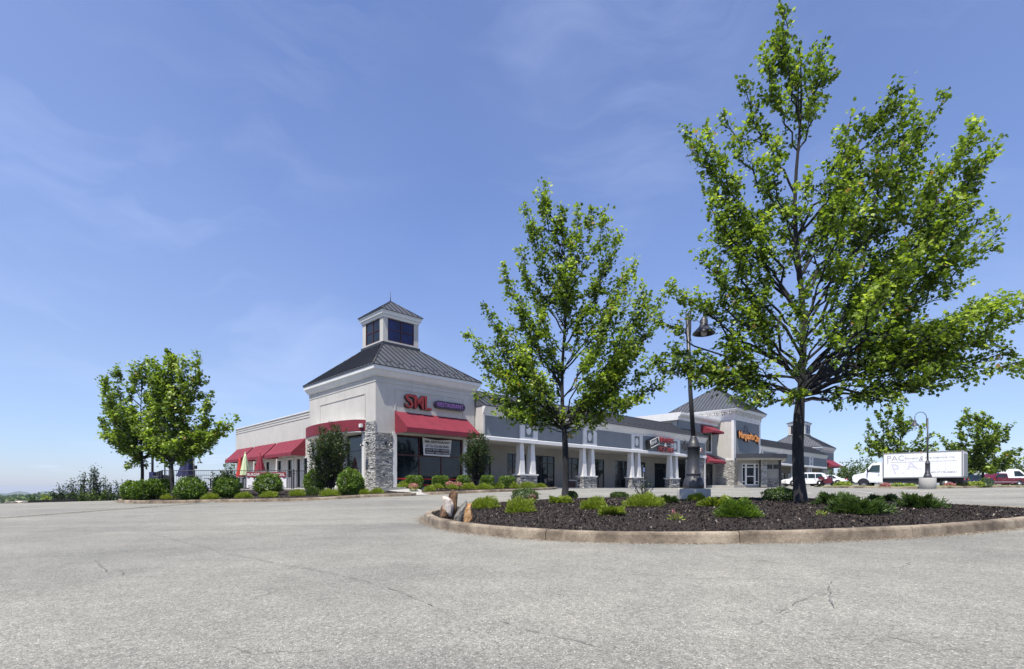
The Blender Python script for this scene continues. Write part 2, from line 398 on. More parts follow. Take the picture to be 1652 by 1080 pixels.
def stonemat(name, stops):
    m, N, L, B = new_mat(name)
    at_ = N.new('ShaderNodeAttribute'); at_.attribute_name = 'tint'
    c = cramp(N, L, at_.outputs['Fac'], stops)
    tc = N.new('ShaderNodeTexCoord').outputs['Object']
    c = mixc(N, L, 1.0, c, cramp(N, L, noise_node(N, L, tc, 9, 5, .7), [(.3, (.7, .7, .7)), (.7, (1.2, 1.2, 1.2))]), 'MULTIPLY')
    L.new(c, B.inputs['Base Color']); B.inputs['Roughness'].default_value = .9
    bump(N, L, B, noise_node(N, L, tc, 14, 5, .7), .03)
    return m
M['stone'] = stonemat('stacked_ledge_stone', [(0, (.12, .12, .125)), (.35, (.28, .275, .27)), (.7, (.46, .45, .43)), (1, (.66, .65, .62))])
M['chip'] = stonemat('mulch_chip', [(0, (.007, .005, .004)), (.55, (.024, .016, .012)), (.88, (.062, .042, .030)), (.965, (.15, .12, .09)), (1, (.40, .36, .31))])
def mulchbed():
    m, N, L, B = new_mat('dark_mulch_bed')
    tc = N.new('ShaderNodeTexCoord').outputs['Object']
    a = noise_node(N, L, tc, 26, 5, .75)
    c = cramp(N, L, a, [(.35, (.006, .004, .003)), (.55, (.028, .018, .013)), (.72, (.07, .048, .034))])
    L.new(c, B.inputs['Base Color']); B.inputs['Roughness'].default_value = .95
    bump(N, L, B, a, .04)
    return m
M['mulch'] = mulchbed()
def rockmat(name, c0, c1, c2, c3):
    m, N, L, B = new_mat(name)
    tc = N.new('ShaderNodeTexCoord').outputs['Object']
    mp = N.new('ShaderNodeMapping'); L.new(tc, mp.inputs[0]); mp.inputs['Scale'].default_value = (1.6, 1.6, .8); mp.inputs['Rotation'].default_value = (.3, .4, 0)
    a = noise_node(N, L, mp.outputs[0], 3.2, 7, .68)
    c = cramp(N, L, a, [(.3, c0), (.45, c1), (.58, c2), (.72, c3)])
    L.new(c, B.inputs['Base Color']); B.inputs['Roughness'].default_value = .85
    bump(N, L, B, noise_node(N, L, tc, 11, 7, .75), .05)
    return m
M['quartz'] = rockmat('pale_quartz_face', (.42, .26, .17), (.62, .50, .40), (.76, .68, .60), (.80, .76, .70))
M['rustrock'] = rockmat('rust_brown_rock', (.025, .016, .012), (.085, .045, .026), (.20, .11, .055), (.36, .24, .14))
M['orangerock'] = rockmat('ochre_rock', (.12, .065, .03), (.33, .17, .07), (.50, .29, .13), (.60, .45, .30))
M['greyrock'] = rockmat('grey_lichen_rock', (.05, .045, .04), (.12, .11, .095), (.20, .19, .165), (.30, .29, .26))
def terrain_mat():
    m, N, L, B = new_mat('wooded_terrain')
    tc = N.new('ShaderNodeTexCoord').outputs['Object']
    a = noise_node(N, L, tc, .035, 8, .7); b = noise_node(N, L, tc, .004, 4, .5)
    c = cramp(N, L, a, [(.35, (.014, .030, .012)), (.55, (.030, .062, .018)), (.72, (.07, .11, .032))])
    c = mixc(N, L, 1.0, c, cramp(N, L, b, [(.35, (.8, .85, .9)), (.65, (1.2, 1.15, 1.0))]), 'MULTIPLY')
    L.new(c, B.inputs['Base Color']); B.inputs['Roughness'].default_value = .95
    return m
M['terrain'] = terrain_mat()
M['verge'] = simple('grass_verge', (.13, .155, .045), .95, var=.35, scale=3, bscale=30, bdist=.02)

# ---------------------------------------------------------------- fast leaf-cloud meshes
LOBED = np.array([(0,0,0),(.42,.12,.05),(.30,.42,.02),(.50,.62,-.04),(.2,.66,.02),(0,1.0,-.10),(-.2,.66,.02),(-.50,.62,-.04),(-.30,.42,.02),(-.42,.12,.05)])
OVAL = np.array([(0,0,0),(.26,.35,.04),(.22,.72,.02),(0,1.0,-.08),(-.22,.72,.02),(-.26,.35,.04)])
BLADE = np.array([(-.06,0,0),(.06,0,0),(.05,.6,.02),(0,1.0,-.04),(-.05,.6,.02)])
CHIP = np.array([(-.22,-.5,0),(.2,-.45,.05),(.26,.4,0),(-.12,.5,.08)])
QUADL = np.array([(0,0,0),(.38,.4,.05),(0,1.0,-.05),(-.38,.4,.05)])
def cloud_mesh(name, shape, pos, nrm, dirn, size, mat, tint=None, rng=RNG):
    """one polygon per leaf: pos (N,3), nrm = leaf normal, dirn = leaf axis, size (N,)"""
    n = len(pos); k = len(shape)
    d = dirn/np.maximum(np.linalg.norm(dirn, axis=1, keepdims=True), 1e-9)
    s = np.cross(d, nrm); s /= np.maximum(np.linalg.norm(s, axis=1, keepdims=True), 1e-9)
    nn = np.cross(s, d)
    sz = size[:, None, None]
    vs = pos[:, None, :] + sz*(shape[None, :, 0, None]*s[:, None, :] + shape[None, :, 1, None]*d[:, None, :] + shape[None, :, 2, None]*nn[:, None, :])
    me = bpy.data.meshes.new(name)
    me.vertices.add(n*k); me.vertices.foreach_set('co', vs.reshape(-1).astype(np.float32))
    me.loops.add(n*k); me.loops.foreach_set('vertex_index', np.arange(n*k, dtype=np.int32))
    me.polygons.add(n); me.polygons.foreach_set('loop_start', np.arange(0, n*k, k, dtype=np.int32))
    me.update(calc_edges=True)
    t = tint if tint is not None else rng.random(n)
    ca = me.color_attributes.new('tint', 'FLOAT_COLOR', 'POINT')
    tt = np.repeat(np.clip(t, 0, 1), k); arr = np.stack([tt, tt, tt, np.ones_like(tt)], 1)
    ca.data.foreach_set('color', arr.reshape(-1).astype(np.float32))
    me.materials.append(mat)
    return me
def rvec(n, rng=RNG):
    v = rng.normal(size=(n, 3)); return v/np.linalg.norm(v, axis=1, keepdims=True)

def limb_points(a, b, bow, n=9, wig=.04, rng=RNG):
    """a curved limb from a to b: leaves the trunk steeply outwards and bends"""
    a = np.array(a, float); b = np.array(b, float); L = np.linalg.norm(b-a)
    t = np.linspace(0, 1, n)[:, None]
    c = (a+b)/2 + np.array(bow)*L
    p = (1-t)**2*a + 2*t*(1-t)*c + t**2*b
    w = rng.normal(size=(n, 3))*wig*L*np.sin(np.pi*t)*.4
    return p+w
def tree(name, base, trunk_pts, trunk_r, limbs, leaf_size, per_m, label, cat='tree', group=None, shape=LOBED, leafmat='leaf',
         twig_len=.55, twig_gap=.14, seed=1, clad=.28, tube_n=6, spread=.10, droop=.35, subs=0, bow=(.10, -.06), gap=None):
    """limbs: (start xyz, tip xyz, radius) relative to base. Side limbs fork off each limb, twigs leave both, leaves leave the twigs."""
    rng = np.random.default_rng(seed)
    root = empty(name, base, label=label, cat=cat, group=group)
    tb = MB(); tb.tube([tuple(p) for p in trunk_pts], trunk_r, 12)
    P = []; Dn = []; LT = []
    def clothe(pts, r, t0, lt, gap, tlen, dens=1.0):
        n1 = len(pts)-1
        seg = np.linalg.norm(np.diff(pts, axis=0), axis=1).sum()
        m = max(3, int(seg*(1-t0)/gap))
        for t in t0+(1-t0)*(np.linspace(0, 1, m)**.8):
            x = t*n1; i = min(n1-1, int(x)); p = pts[i]+(pts[i+1]-pts[i])*(x-i)
            ax = pts[i+1]-pts[i]; ax /= np.linalg.norm(ax)+1e-9
            side = rng.normal(size=3); side -= ax*side.dot(ax); side /= np.linalg.norm(side)+1e-9
            tl = tlen*(.35+.9*rng.random())*(1.15-.6*t)*min(1.0, .45+seg/2.0)
            dr = ax*(.6+.4*rng.random())+side*(.9*rng.random()+.2)+np.array([0, 0, .10]); dr /= np.linalg.norm(dr)
            if tube_n > 4 and tl > .16: tb.tube([tuple(p), tuple(p+dr*tl*.5+side*.03*tl), tuple(p+dr*tl)], [max(.0035, r*.12), .004, .0025], 3, cap=False)
            nl = max(2, int(per_m*dens*tl*(.35+1.3*rng.random())))
            s = rng.random(nl)**.75
            pp = p+dr*tl*s[:, None]+rng.normal(size=(nl, 3))*spread*(.5+.8*rng.random())
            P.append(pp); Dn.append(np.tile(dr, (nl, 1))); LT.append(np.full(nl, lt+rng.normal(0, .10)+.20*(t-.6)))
    for (a, b, r) in limbs:
        lt = rng.normal(0, .09)
        a = np.array(a, float); b = np.array(b, float); L = np.linalg.norm(b-a)
        hor = np.array([b[0]-a[0], b[1]-a[1], 0]); hl = np.linalg.norm(hor)+1e-6
        steep = max(0.0, (b[2]-a[2])/L)
        pts = limb_points(a, b, hor/hl*bow[0]*(.4+steep)+np.array([0, 0, bow[1]*(steep*1.6-.5)]), 12, .07, rng)
        tb.tube([tuple(p) for p in pts], list(r*(1-np.linspace(0, 1, 12))**.8+.005), tube_n, cap=False)
        clothe(pts, r, clad, lt, twig_gap*(1.25 if subs else 1), twig_len)
        for k in range(int(subs*min(1, L/2.2)+.5)):
            t = clad*.8+(.9-clad*.8)*(k+rng.random())/max(1, int(subs*min(1, L/2.2)+.5)); x = t*11; i = min(10, int(x)); p = pts[i]+(pts[i+1]-pts[i])*(x-i)
            ax = pts[i+1]-pts[i]; ax /= np.linalg.norm(ax)+1e-9
            side = rng.normal(size=3); side -= ax*side.dot(ax); side[2] *= .6; side /= np.linalg.norm(side)+1e-9
            ll = (.11+.17*rng.random())*L*(1.15-t)+.16
            dr = ax*.85+side*.60+np.array([0, 0, .20]); dr /= np.linalg.norm(dr)
            q = limb_points(p, p+dr*ll, side*.10+np.array([0, 0, -.06]), 6, .08, rng)
            tb.tube([tuple(z) for z in q], list(max(.008, r*.38*(1.1-t))*(1-np.linspace(0, 1, 6))+.003), 4, cap=False)
            clothe(q, r*.4, .18, lt+rng.normal(0, .05), twig_gap, twig_len*.8)
    P = np.concatenate(P); Dn = np.concatenate(Dn); LT = np.concatenate(LT)
    if gap is not None:
        k_ = ~((P[:, 0] > gap[0]) & (P[:, 0] < gap[1]) & (P[:, 2] > gap[2]) & (P[:, 2] < gap[3])); P = P[k_]; Dn = Dn[k_]; LT = LT[k_]
    n = len(P)
    nr = rvec(n, rng)*.55 + np.array([0, 0, .85]) - Dn*.25; dd = Dn*.75 + rvec(n, rng)*.6 + np.array([0, 0, -droop])
    sz = leaf_size*(.55+.8*rng.random(n))
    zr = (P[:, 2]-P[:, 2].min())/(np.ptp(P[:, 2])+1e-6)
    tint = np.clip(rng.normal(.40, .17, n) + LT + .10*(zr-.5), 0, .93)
    tint[rng.random(n) < .008] = 1.0
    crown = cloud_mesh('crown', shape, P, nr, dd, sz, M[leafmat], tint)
    tb.build('trunk', M['bark'], root, fix=False)
    link('crown', crown, root)
    if leaf_size < .12 and shape is LOBED: print('leaves', name, n)
    return root, n
def limbs_from_tips(base, tips, rng, trunk_top, trunk_fn, low, r0):
    """tips: (x, y, z) relative to base; each limb starts lower on the trunk, towards the tip"""
    out = []
    for (x, y, z) in tips:
        h = math.hypot(x, y)
        zs = min(z-.25, max(low+rng.random()*.35, z - (h*.85+.5) - rng.random()*.5))
        zs = max(low*.97, min(zs, trunk_top-.3))
        if zs > z-.05: zs = max(low*.9, z-.4)
        L = math.dist((0, 0, zs), (x, y, z))
        out.append(((*trunk_fn(zs), zs), (x, y, z), r0*min(1, .25+L/6)))
    return out
# ================================================================= SETTING
def lot_edge(X):
    """Y at which the paved lot ends on its open side"""
    return float(np.interp(X, [-60, -27.4, -22.5, -14.0, -13.9, 95], [9.5, 28.0, 31.2, 32.4, 105, 105]))
def build_lot():
    xs = np.concatenate([np.arange(-60, -14, 1.0), [-14.0, -13.9], np.arange(-13, 96, 1.0)])
    vs = []; fs = []; nj = 110
    for X in xs:
        ye = lot_edge(X); Ys = np.linspace(-30, ye, nj)
        zs = GZ(np.full(nj, X), Ys)
        wob = np.array([.006*mnoise.noise(Vector((X*.35, y*.35, 3))) for y in Ys])*2
        vs += [(X, y, z+w) for y, z, w in zip(Ys, zs, wob)]
    for i in range(len(xs)-1):
        for j in range(nj-1):
            a = i*nj+j; fs.append((a, a+nj, a+nj+1, a+1))
    mb = MB(); mb.add(vs, fs, True)
    return tag(mb.build('asphalt_road', M['asphalt']), kind='structure')
build_lot()
def T(X, Y):
    """wooded hillside round the lot, falling away beyond its open edge"""
    X = np.asarray(X, float); Y = np.asarray(Y, float); r = np.hypot(X, Y)
    near = GZ(np.clip(X, -60, 95), np.clip(Y, -30, 105)) - .4
    n = 2.2*np.sin(X*.011+1.3)*np.cos(Y*.009) + 1.3*np.sin(X*.031+Y*.023) + .8*np.sin(X*.07-Y*.05)
    far = -17 - .0024*r + n
    far = np.where(r > 2600, np.minimum(far, -75), far)
    t = np.clip((r-110)/170, 0, 1); t = t*t*(3-2*t)
    out = near*(1-t)+far*t
    ye = np.interp(X, [-60, -27.4, -22.5, -14.0, -10, -8], [9.5, 28.0, 31.2, 40, 60, 400])
    d = np.maximum(Y-ye, 0)*.85
    drop = np.where(d > 0, np.minimum(.32 - .25*d, .25 - .13*d), .0)
    left = np.maximum(GZ(np.clip(X, -60, 95), np.minimum(Y, ye)) - .45 + np.clip(d*.4, 0, .33) - np.maximum(d-1.0, 0)*.17, far)
    return np.where((d > 0) & (X < -8), np.minimum(left, np.where(r > 200, far, left)), out)
def build_terrain():
    g = np.concatenate([-np.geomspace(8000, 110, 34), np.arange(-100, 101, 3.3), np.geomspace(110, 8000, 34)])
    gx = g; gy = np.concatenate([-np.geomspace(600, 40, 8), np.arange(-36, 110, 2.2), np.geomspace(112, 8000, 60)])
    XX, YY = np.meshgrid(gx, gy, indexing='ij'); ZZ = T(XX, YY)
    ny = len(gy); vs = np.stack([XX, YY, ZZ], -1).reshape(-1, 3).tolist()
    fs = [(i*ny+j, (i+1)*ny+j, (i+1)*ny+j+1, i*ny+j+1) for i in range(len(gx)-1) for j in range(ny-1)]
    mb = MB(); mb.add(vs, fs, True)
    tag(mb.build('terrain', M['terrain'], fix=False), kind='structure')
build_terrain()
def ridge(name, cx, cy, w, h, seed, base):
    vs = []; fs = []; n = 70; k = 10
    for i in range(n):
        s = -1+2*i/(n-1)
        for j in range(k):
            q = j/(k-1)
            hh = h*math.exp(-(s*1.9)**2) * (.86+.28*mnoise.noise(Vector((s*2.3+seed, 0, 0)))) + h*.10*mnoise.noise(Vector((s*9+seed, 5, q)))
            prof = math.sin(q*math.pi)**.8
            vs.append((cx+s*w, cy+(q-.5)*w*.6, base+max(hh, 0)*prof))
    for i in range(n-1):
        for j in range(k-1):
            a = i*k+j; fs.append((a, a+k, a+k+1, a+1))
    mb = MB(); mb.add(vs, fs, True)
    tag(mb.build(name, M['terrain'], fix=False), kind='structure')
ridge('hills', (36-826)/F*5200, 5200, 300, 50, 1.0, -76)
ridge('hills', (76-826)/F*5400, 5400, 260, 52, 4.0, -77)
ridge('hills', (-20-826)/F*4600, 4600, 420, 32, 7.0, -70)
ridge('hills', (112-826)/F*3900, 3900, 700, 22, 9.0, -62)

# verge of thin grass along the open edge of the lot
def smooth_path(pts, closed, step):
    """Catmull-Rom through pts, resampled"""
    P = [Vector((p[0], p[1], 0)) for p in pts]; n = len(P); out = []
    rng_ = range(n if closed else n-1)
    for i in rng_:
        if closed: a, b, c, d = P[(i-1) % n], P[i], P[(i+1) % n], P[(i+2) % n]
        else: a, b, c, d = P[max(i-1, 0)], P[i], P[i+1], P[min(i+2, n-1)]
        m = max(2, int((c-b).length/step*2))
        for k in range(m):
            t = k/m
            out.append(.5*((2*b)+(c-a)*t+(2*a-5*b+4*c-d)*t*t+(3*b-a-3*c+d)*t**3))
    out.append(P[0].copy() if closed else P[-1].copy())
    # resample evenly
    L = [0]
    for i in range(1, len(out)): L.append(L[-1]+(out[i]-out[i-1]).length)
    m = max(4, int(L[-1]/step)); res = []
    arr = np.array([[p.x, p.y] for p in out])
    for s in np.linspace(0, L[-1], m+1):
        res.append((float(np.interp(s, L, arr[:, 0])), float(np.interp(s, L, arr[:, 1]))))
    return res
def kerb(pts, closed, inside, name='kerb', sec=2.6, step=.2, width=.17, hgt=.15, zf=None):
    """inside: +1 when the bed lies to the left of the path's direction"""
    root = empty(name, (0, 0, 0), kind='structure')
    path = smooth_path(pts, closed, step); n = len(path)
    prof = [(0, -.12), (0, .0), (.012, hgt-.035), (.022, hgt-.012), (.045, hgt), (width-.02, hgt+.002), (width, hgt-.015), (width, -.12)]
    per = max(2, int(sec/step)); i = 0; seed = 0
    def nrm(k):
        a = path[max(k-1, 0)]; b = path[min(k+1, n-1)]
        if closed and k in (0, n-1): a = path[-2]; b = path[1]
        t = Vector((b[0]-a[0], b[1]-a[1], 0)); t.normalize(); return Vector((-t.y, t.x, 0))*inside, t
    while i < n-1:
        j = min(i+per, n-1)
        if n-1-j < 4: j = n-1
        vs = []; fs = []; m = len(prof)
        for k in range(i, j+1):
            nn, t = nrm(k); p = Vector((path[k][0], path[k][1], 0))
            if k == i: p += t*.006
            if k == j: p -= t*.006
            z = (zf or GZ)(p.x, p.y); jz = .004*math.sin(seed*2.1+1)
            for q, (o, h) in enumerate(prof):
                w = .004*mnoise.noise(Vector((p.x*3, p.y*3, q)))
                pp = p+nn*(o+w); vs.append((pp.x, pp.y, z+h+(jz if h > .05 else 0)+w))
        for k in range(j-i):
            for q in range(m-1):
                a = k*m+q; fs.append((a, a+m, a+m+1, a+1))
        fs.append(list(range(m))); fs.append([(j-i)*m+q for q in range(m)][::-1])
        mb = MB(); mb.add(vs, fs); mb.build('kerb_section', M['kerb'], root)
        i = j; seed += 1
    return root, path
class Bed:
    """a planting bed whose surface rises from the kerb"""
    def __init__(s, path, inset, mound, zf=None, centre=None):
        P = np.array(path[:-1]); s.c = np.array(centre) if centre else P.mean(0)
        d = P-s.c; r = np.linalg.norm(d, axis=1); s.a = np.arctan2(d[:, 1], d[:, 0]); s.r = r-inset
        o = np.argsort(s.a); s.a = s.a[o]; s.r = s.r[o]; s.m = mound; s.zf = zf
    def rad(s, a): return np.interp(a, s.a, s.r, period=2*np.pi)
    def z(s, X, Y):
        d = np.hypot(X-s.c[0], Y-s.c[1]); q = np.clip(d/s.rad(np.arctan2(Y-s.c[1], X-s.c[0])), 0, 1)
        if s.zf: return s.zf(X, Y, q)
        return GZ(X, Y)+.105+s.m*(1-q**3)
    def build(s, name, mat, rings=26, seg=150):
        vs = []; fs = []
        for i in range(rings+1):
            q = 1-i/rings
            for k in range(seg):
                a = -math.pi+2*math.pi*k/seg; r = float(s.rad(a))*max(q, .002); X = s.c[0]+r*math.cos(a); Y = s.c[1]+r*math.sin(a)
                vs.append((X, Y, float(s.z(X, Y))+.02*mnoise.noise(Vector((X*1.7, Y*1.7, 0)))*(1 if i else 0)))
        for i in range(rings):
            for k in range(seg):
                fs.append((i*seg+k, i*seg+(k+1) % seg, (i+1)*seg+(k+1) % seg, (i+1)*seg+k))
        mb = MB(); mb.add(vs, fs, True)
        return tag(mb.build(name, mat), kind='structure')
    def sample(s, n, rng):
        a = rng.uniform(-np.pi, np.pi, n*3); q = np.sqrt(rng.random(n*3)); R0 = s.rad(a)
        keep = rng.random(n*3) < (R0/R0.max())**2; a = a[keep][:n]; q = q[keep][:n]; r = R0[keep][:n]*q
        X = s.c[0]+r*np.cos(a); Y = s.c[1]+r*np.sin(a)
        return X, Y, s.z(X, Y)
isl = [(684,11.9),(688,11.0),(700,10.1),(730,9.1),(773,8.42),(830,7.8),(903,7.35),(1000,7.0),(1100,6.85),(1200,6.79),(1300,6.8),(1400,7.0),(1500,7.3),(1600,7.86),(1652,8.34)]
isl = [((u-826)/F*D, D) for u, D in isl] + [(9.35,8.95),(10.3,9.75),(10.8,10.6),(10.75,11.5)]
isl += [((u-826)/F*D, D) for u, D in [(1540,12.5),(1450,14.0),(1350,15.6),(1250,16.8),(1150,17.9),(1050,18.8),(950,19.2),(869,19.0),(805,17.6),(762,16.0),(725,14.6),(700,13.4),(688,12.6)]]
_, isl_path = kerb(isl, True, 1)
ISL = Bed(isl_path, .15, .20, centre=(4.2, 12.0)); ISL.build('mulch_bed', M['mulch'])
p1 = [(190,28.6),(193,26.8),(205,25.6),(235,24.8),(290,24.5),(360,24.6),(430,24.8),(500,25.1),(560,25.5),(620,26.0),(655,26.5),(672,27.1)]
p1 = [((u-826)/F*D, D) for u, D in p1]
p1b = [(666,28.0),(640,28.9),(610,30.2),(596,31.2),(560,32.3),(500,32.7),(400,32.8),(280,32.8),(215,32.0),(195,30.5)]
p1b = [((u-826)/F*D, D) for u, D in p1b]
_, k1_path = kerb(p1, False, 1)
k1_closed = smooth_path(p1+p1b, True, .3)
def bed1z(X, Y, q):
    yf = np.interp(X, [-19, -15, -10, -5], [25.2, 24.7, 25.2, 27.0])
    t = np.clip((Y-yf)/(np.where(X > -9, 30.5, 32.4)-yf), 0, 1)
    return (GZ(X, Y)+.10)*(1-t)+.88*t
B1 = Bed(k1_closed, .12, 0, bed1z); B1.build('mulch_bed', M['mulch'], 16, 140)
p2 = [(676,29.2),(690,28.2),(735,27.7),(800,28.3),(850,30.4),(885,32.6),(899,34.4)]
p2b = [(893,35.5),(860,36.3),(820,35.2),(790,34.0),(750,32.2),(715,30.9),(690,30.2)]
p2 = [((u-826)/F*D, D) for u, D in p2]; p2b = [((u-826)/F*D, D) for u, D in p2b]
_, k2_path = kerb(p2, False, 1)
k2_closed = smooth_path(p2+p2b, True, .25)
def bed2z(X, Y, q):
    yf = np.interp(X, [-4.5, -.9, 3.0], [28.2, 28.3, 34.4])
    t = np.clip((Y-yf)/(np.interp(X, [-4.5, 3], [30.5, 36])-yf), 0, 1)
    return (GZ(X, Y)+.10)*(1-t)+.985*t
B2 = Bed(k2_closed, .12, 0, bed2z); B2.build('mulch_bed', M['mulch'], 14, 120)
# loose wood chips
def chips(bed, n, size, seed, name='bark_mulch_chips'):
    rng = np.random.default_rng(seed); X, Y, Z = bed.sample(n, rng); m = len(X)
    pos = np.stack([X, Y, Z+rng.random(m)*.022], 1)
    nr = rvec(m, rng)*.55+np.array([0, 0, 1.0]); dd = rvec(m, rng)
    t = rng.random(m)**1.15
    me = cloud_mesh(name, CHIP, pos, nr, dd, size*(.45+rng.random(m)**2*1.3), M['chip'], t)
    tag(link(name, me), kind='stuff')
chips(ISL, 105000, .03, 3); chips(B1, 12000, .05, 4); chips(B2, 9000, .05, 5)

# sand and grit washed against the kerbs
def grit(path, n, seed, side=-1):
    rng = np.random.default_rng(seed); P = np.array(path); i = rng.integers(0, len(P)-1, n); t = rng.random(n)[:, None]
    q = P[i]*(1-t)+P[i+1]*t; d = P[i+1]-P[i]; d /= np.linalg.norm(d, axis=1, keepdims=True)+1e-9
    nn = np.stack([-d[:, 1], d[:, 0]], 1)*side; q = q+nn*(np.abs(rng.normal(0, .10, n))+.004)[:, None]
    pos = np.stack([q[:, 0], q[:, 1], GZ(q[:, 0], q[:, 1])+.012], 1)
    me = cloud_mesh('gutter_grit', CHIP, pos, rvec(n, rng)*.3+np.array([0, 0, 1.0]), rvec(n, rng), .014*(.4+rng.random(n)), M['grit'])
    tag(link('gutter_grit', me), kind='stuff')
M['grit'] = stonemat('sand_grit', [(0, (.14, .10, .06)), (.5, (.28, .21, .14)), (1, (.45, .38, .29))])
grit(isl_path, 26000, 21); grit(k1_path, 5000, 22); grit(k2_path, 4000, 23)
# paving joints and cracks: thin lines of open, dirt-filled asphalt
CRACKM = simple('crack_filler', (.135, .128, .115), .95, var=.3, scale=9)
def crack_line(pts, w, wob, root_mb, rng):
    P = [on_ground(u, v) for u, v in pts]; path = []
    for a, b in zip(P[:-1], P[1:]):
        m = max(2, int((b-a).length/.06))
        for k in range(m): path.append(a.lerp(b, k/m))
    path.append(P[-1]); off = 0; vs = []; fs = []
    for i, p in enumerate(path):
        t = (path[min(i+1, len(path)-1)]-path[max(i-1, 0)]); t.z = 0; t.normalize(); nn = Vector((-t.y, t.x, 0))
        off += rng.normal()*wob*.25; off *= .93
        ww = w*.62*(.15+1.2*rng.random())
        c = p+nn*off
        for s in (-.5, .5):
            q = c+nn*ww*s; vs.append((q.x, q.y, GZ(q.x, q.y)+.011))
    for i in range(len(path)-1):
        if rng.random() < .82: fs.append((2*i, 2*i+1, 2*i+3, 2*i+2))
    root_mb.add(vs, fs)
rng = np.random.default_rng(5)
cm = MB()
for pts, w, wob in [
    ([(53,816),(120,830),(194,850),(266,868),(363,894),(436,910),(489,918),(581,937),(640,958),(720,990)], .013, .015),
    ([(980,878),(1050,887),(1130,896),(1238,909),(1388,924),(1480,934),(1573,945),(1651,954)], .014, .02),
    ([(523,833),(600,841),(678,849)], .016, .02), ([(571,877),(650,875),(736,869)], .014, .02),
    ([(1359,929),(1350,938),(1340,945),(1344,956),(1341,968),(1346,984)], .010, .05), ([(1343,963),(1320,964),(1300,970),(1284,978),(1259,990)], .010, .04),
    ([(1228,1004),(1203,1016)], .009, .04), ([(806,1003),(850,1018),(925,1035),(1006,1053)], .011, .03), ([(1015,994),(1060,984),(1120,990)], .007, .05),
    ([(26,912),(50,908)], .012, .04), ([(152,906),(165,925)], .012, .05), ([(190,921),(200,931)], .012, .04), ([(36,990),(52,982)], .012, .03),
    ([(22,955),(40,948),(62,950)], .01, .05), ([(470,866),(540,868),(640,866)], .01, .02), ([(1420,1035),(1500,1048),(1600,1062)], .008, .04)]:
    crack_line(pts, w, wob, cm, rng)
o = cm.build('pavement_cracks', CRACKM, fix=False); tag(o, kind='stuff')
# painted stall lines
def stripe(a, b, w=.1):
    a = Vector((a[0], a[1], 0)); b = Vector((b[0], b[1], 0)); t = (b-a).normalized(); nn = Vector((-t.y, t.x, 0))
    vs = []; fs = []; m = max(4, int((b-a).length/.5))
    for k in range(m+1):
        p = a.lerp(b, k/m)
        for s in (-.5, .5):
            q = p+nn*w*s; vs.append((q.x, q.y, GZ(q.x, q.y)+.014))
    for k in range(m): fs.append((2*k, 2*k+1, 2*k+3, 2*k+2))
    mb = MB(); mb.add(vs, fs); mb.build('painted_line', M['yellow'], LINES, fix=False)
LINES = empty('road_markings', kind='structure')
for i in range(7):
    x0 = 16+i*3.4; stripe((x0, 28+.15*i), (x0+1.9, 33.5+.15*i))
for i in range(9):
    x0 = 8+i*3.0; a = W(lx(940, -6)+i*2.8, -2.3); b = W(lx(940, -6)+i*2.8, -7.2); stripe((a.x, a.y), (b.x, b.y))
# slabs and walks
def slab(name, poly, z0, z1, mat, kind='structure'):
    mb = MB(); mb.prism(poly, lambda x, y, t: (x, y, t), z0, z1)
    return tag(mb.build(name, mat), kind=kind)
A0 = W(-.05, 9.0)
slab('patio_floor', [(-10.2, 31.9), (-12.9, 33.0), (-22.5, 33.0), (-26.9, 38.6), (-33.5, 50.6), tuple(W(.4, 26))[:2], tuple(W(.4, 1))[:2], tuple(W(-.4, .6))[:2]], .1, .965, M['concrete'])
def lpoly(pts): return [tuple(W(x, y))[:2] for x, y in pts]
slab('sidewalk', lpoly([(7.7, -1.75), (42, -1.75), (42, 3.2), (7.7, 3.2)]), .3, 1.03, M['concrete'])
slab('tower_footing', lpoly([(-.9, -1.9), (7.69, -1.9), (7.69, 4), (-.9, 4)]), .2, 1.0, M['concrete'])
slab('sidewalk', lpoly([(42.01, -3.4), (90, -3.4), (90, 3.2), (42.01, 3.2)]), .3, 1.34, M['concrete'])
def walk():
    L0 = [at(u, D) for u, D in ((606,30.3),(640,28.95),(672,27.3))]; R0 = [at(u, D) for u, D in ((672,30.6),(686,29.3),(694,28.1))]
    vs = []; fs = []; m = 12
    for i in range(m+1):
        t = i/m
        def ip(Lx):
            x = t*2; k = min(1, int(x)); return Lx[k].lerp(Lx[k+1], x-k)
        a, b = ip(L0), ip(R0)
        for s in (0, .33, .66, 1):
            p = a.lerp(b, s); z = .985*(1-t)+(GZ(p.x, p.y)+.02)*t; vs += [(p.x, p.y, z)]
    for i in range(m):
        for k in range(3): fs.append((4*i+k, 4*i+k+1, 4*i+k+5, 4*i+k+4))
    mb = MB(); mb.add(vs, fs); tag(mb.build('path', M['concrete'], fix=False), kind='structure')
walk()
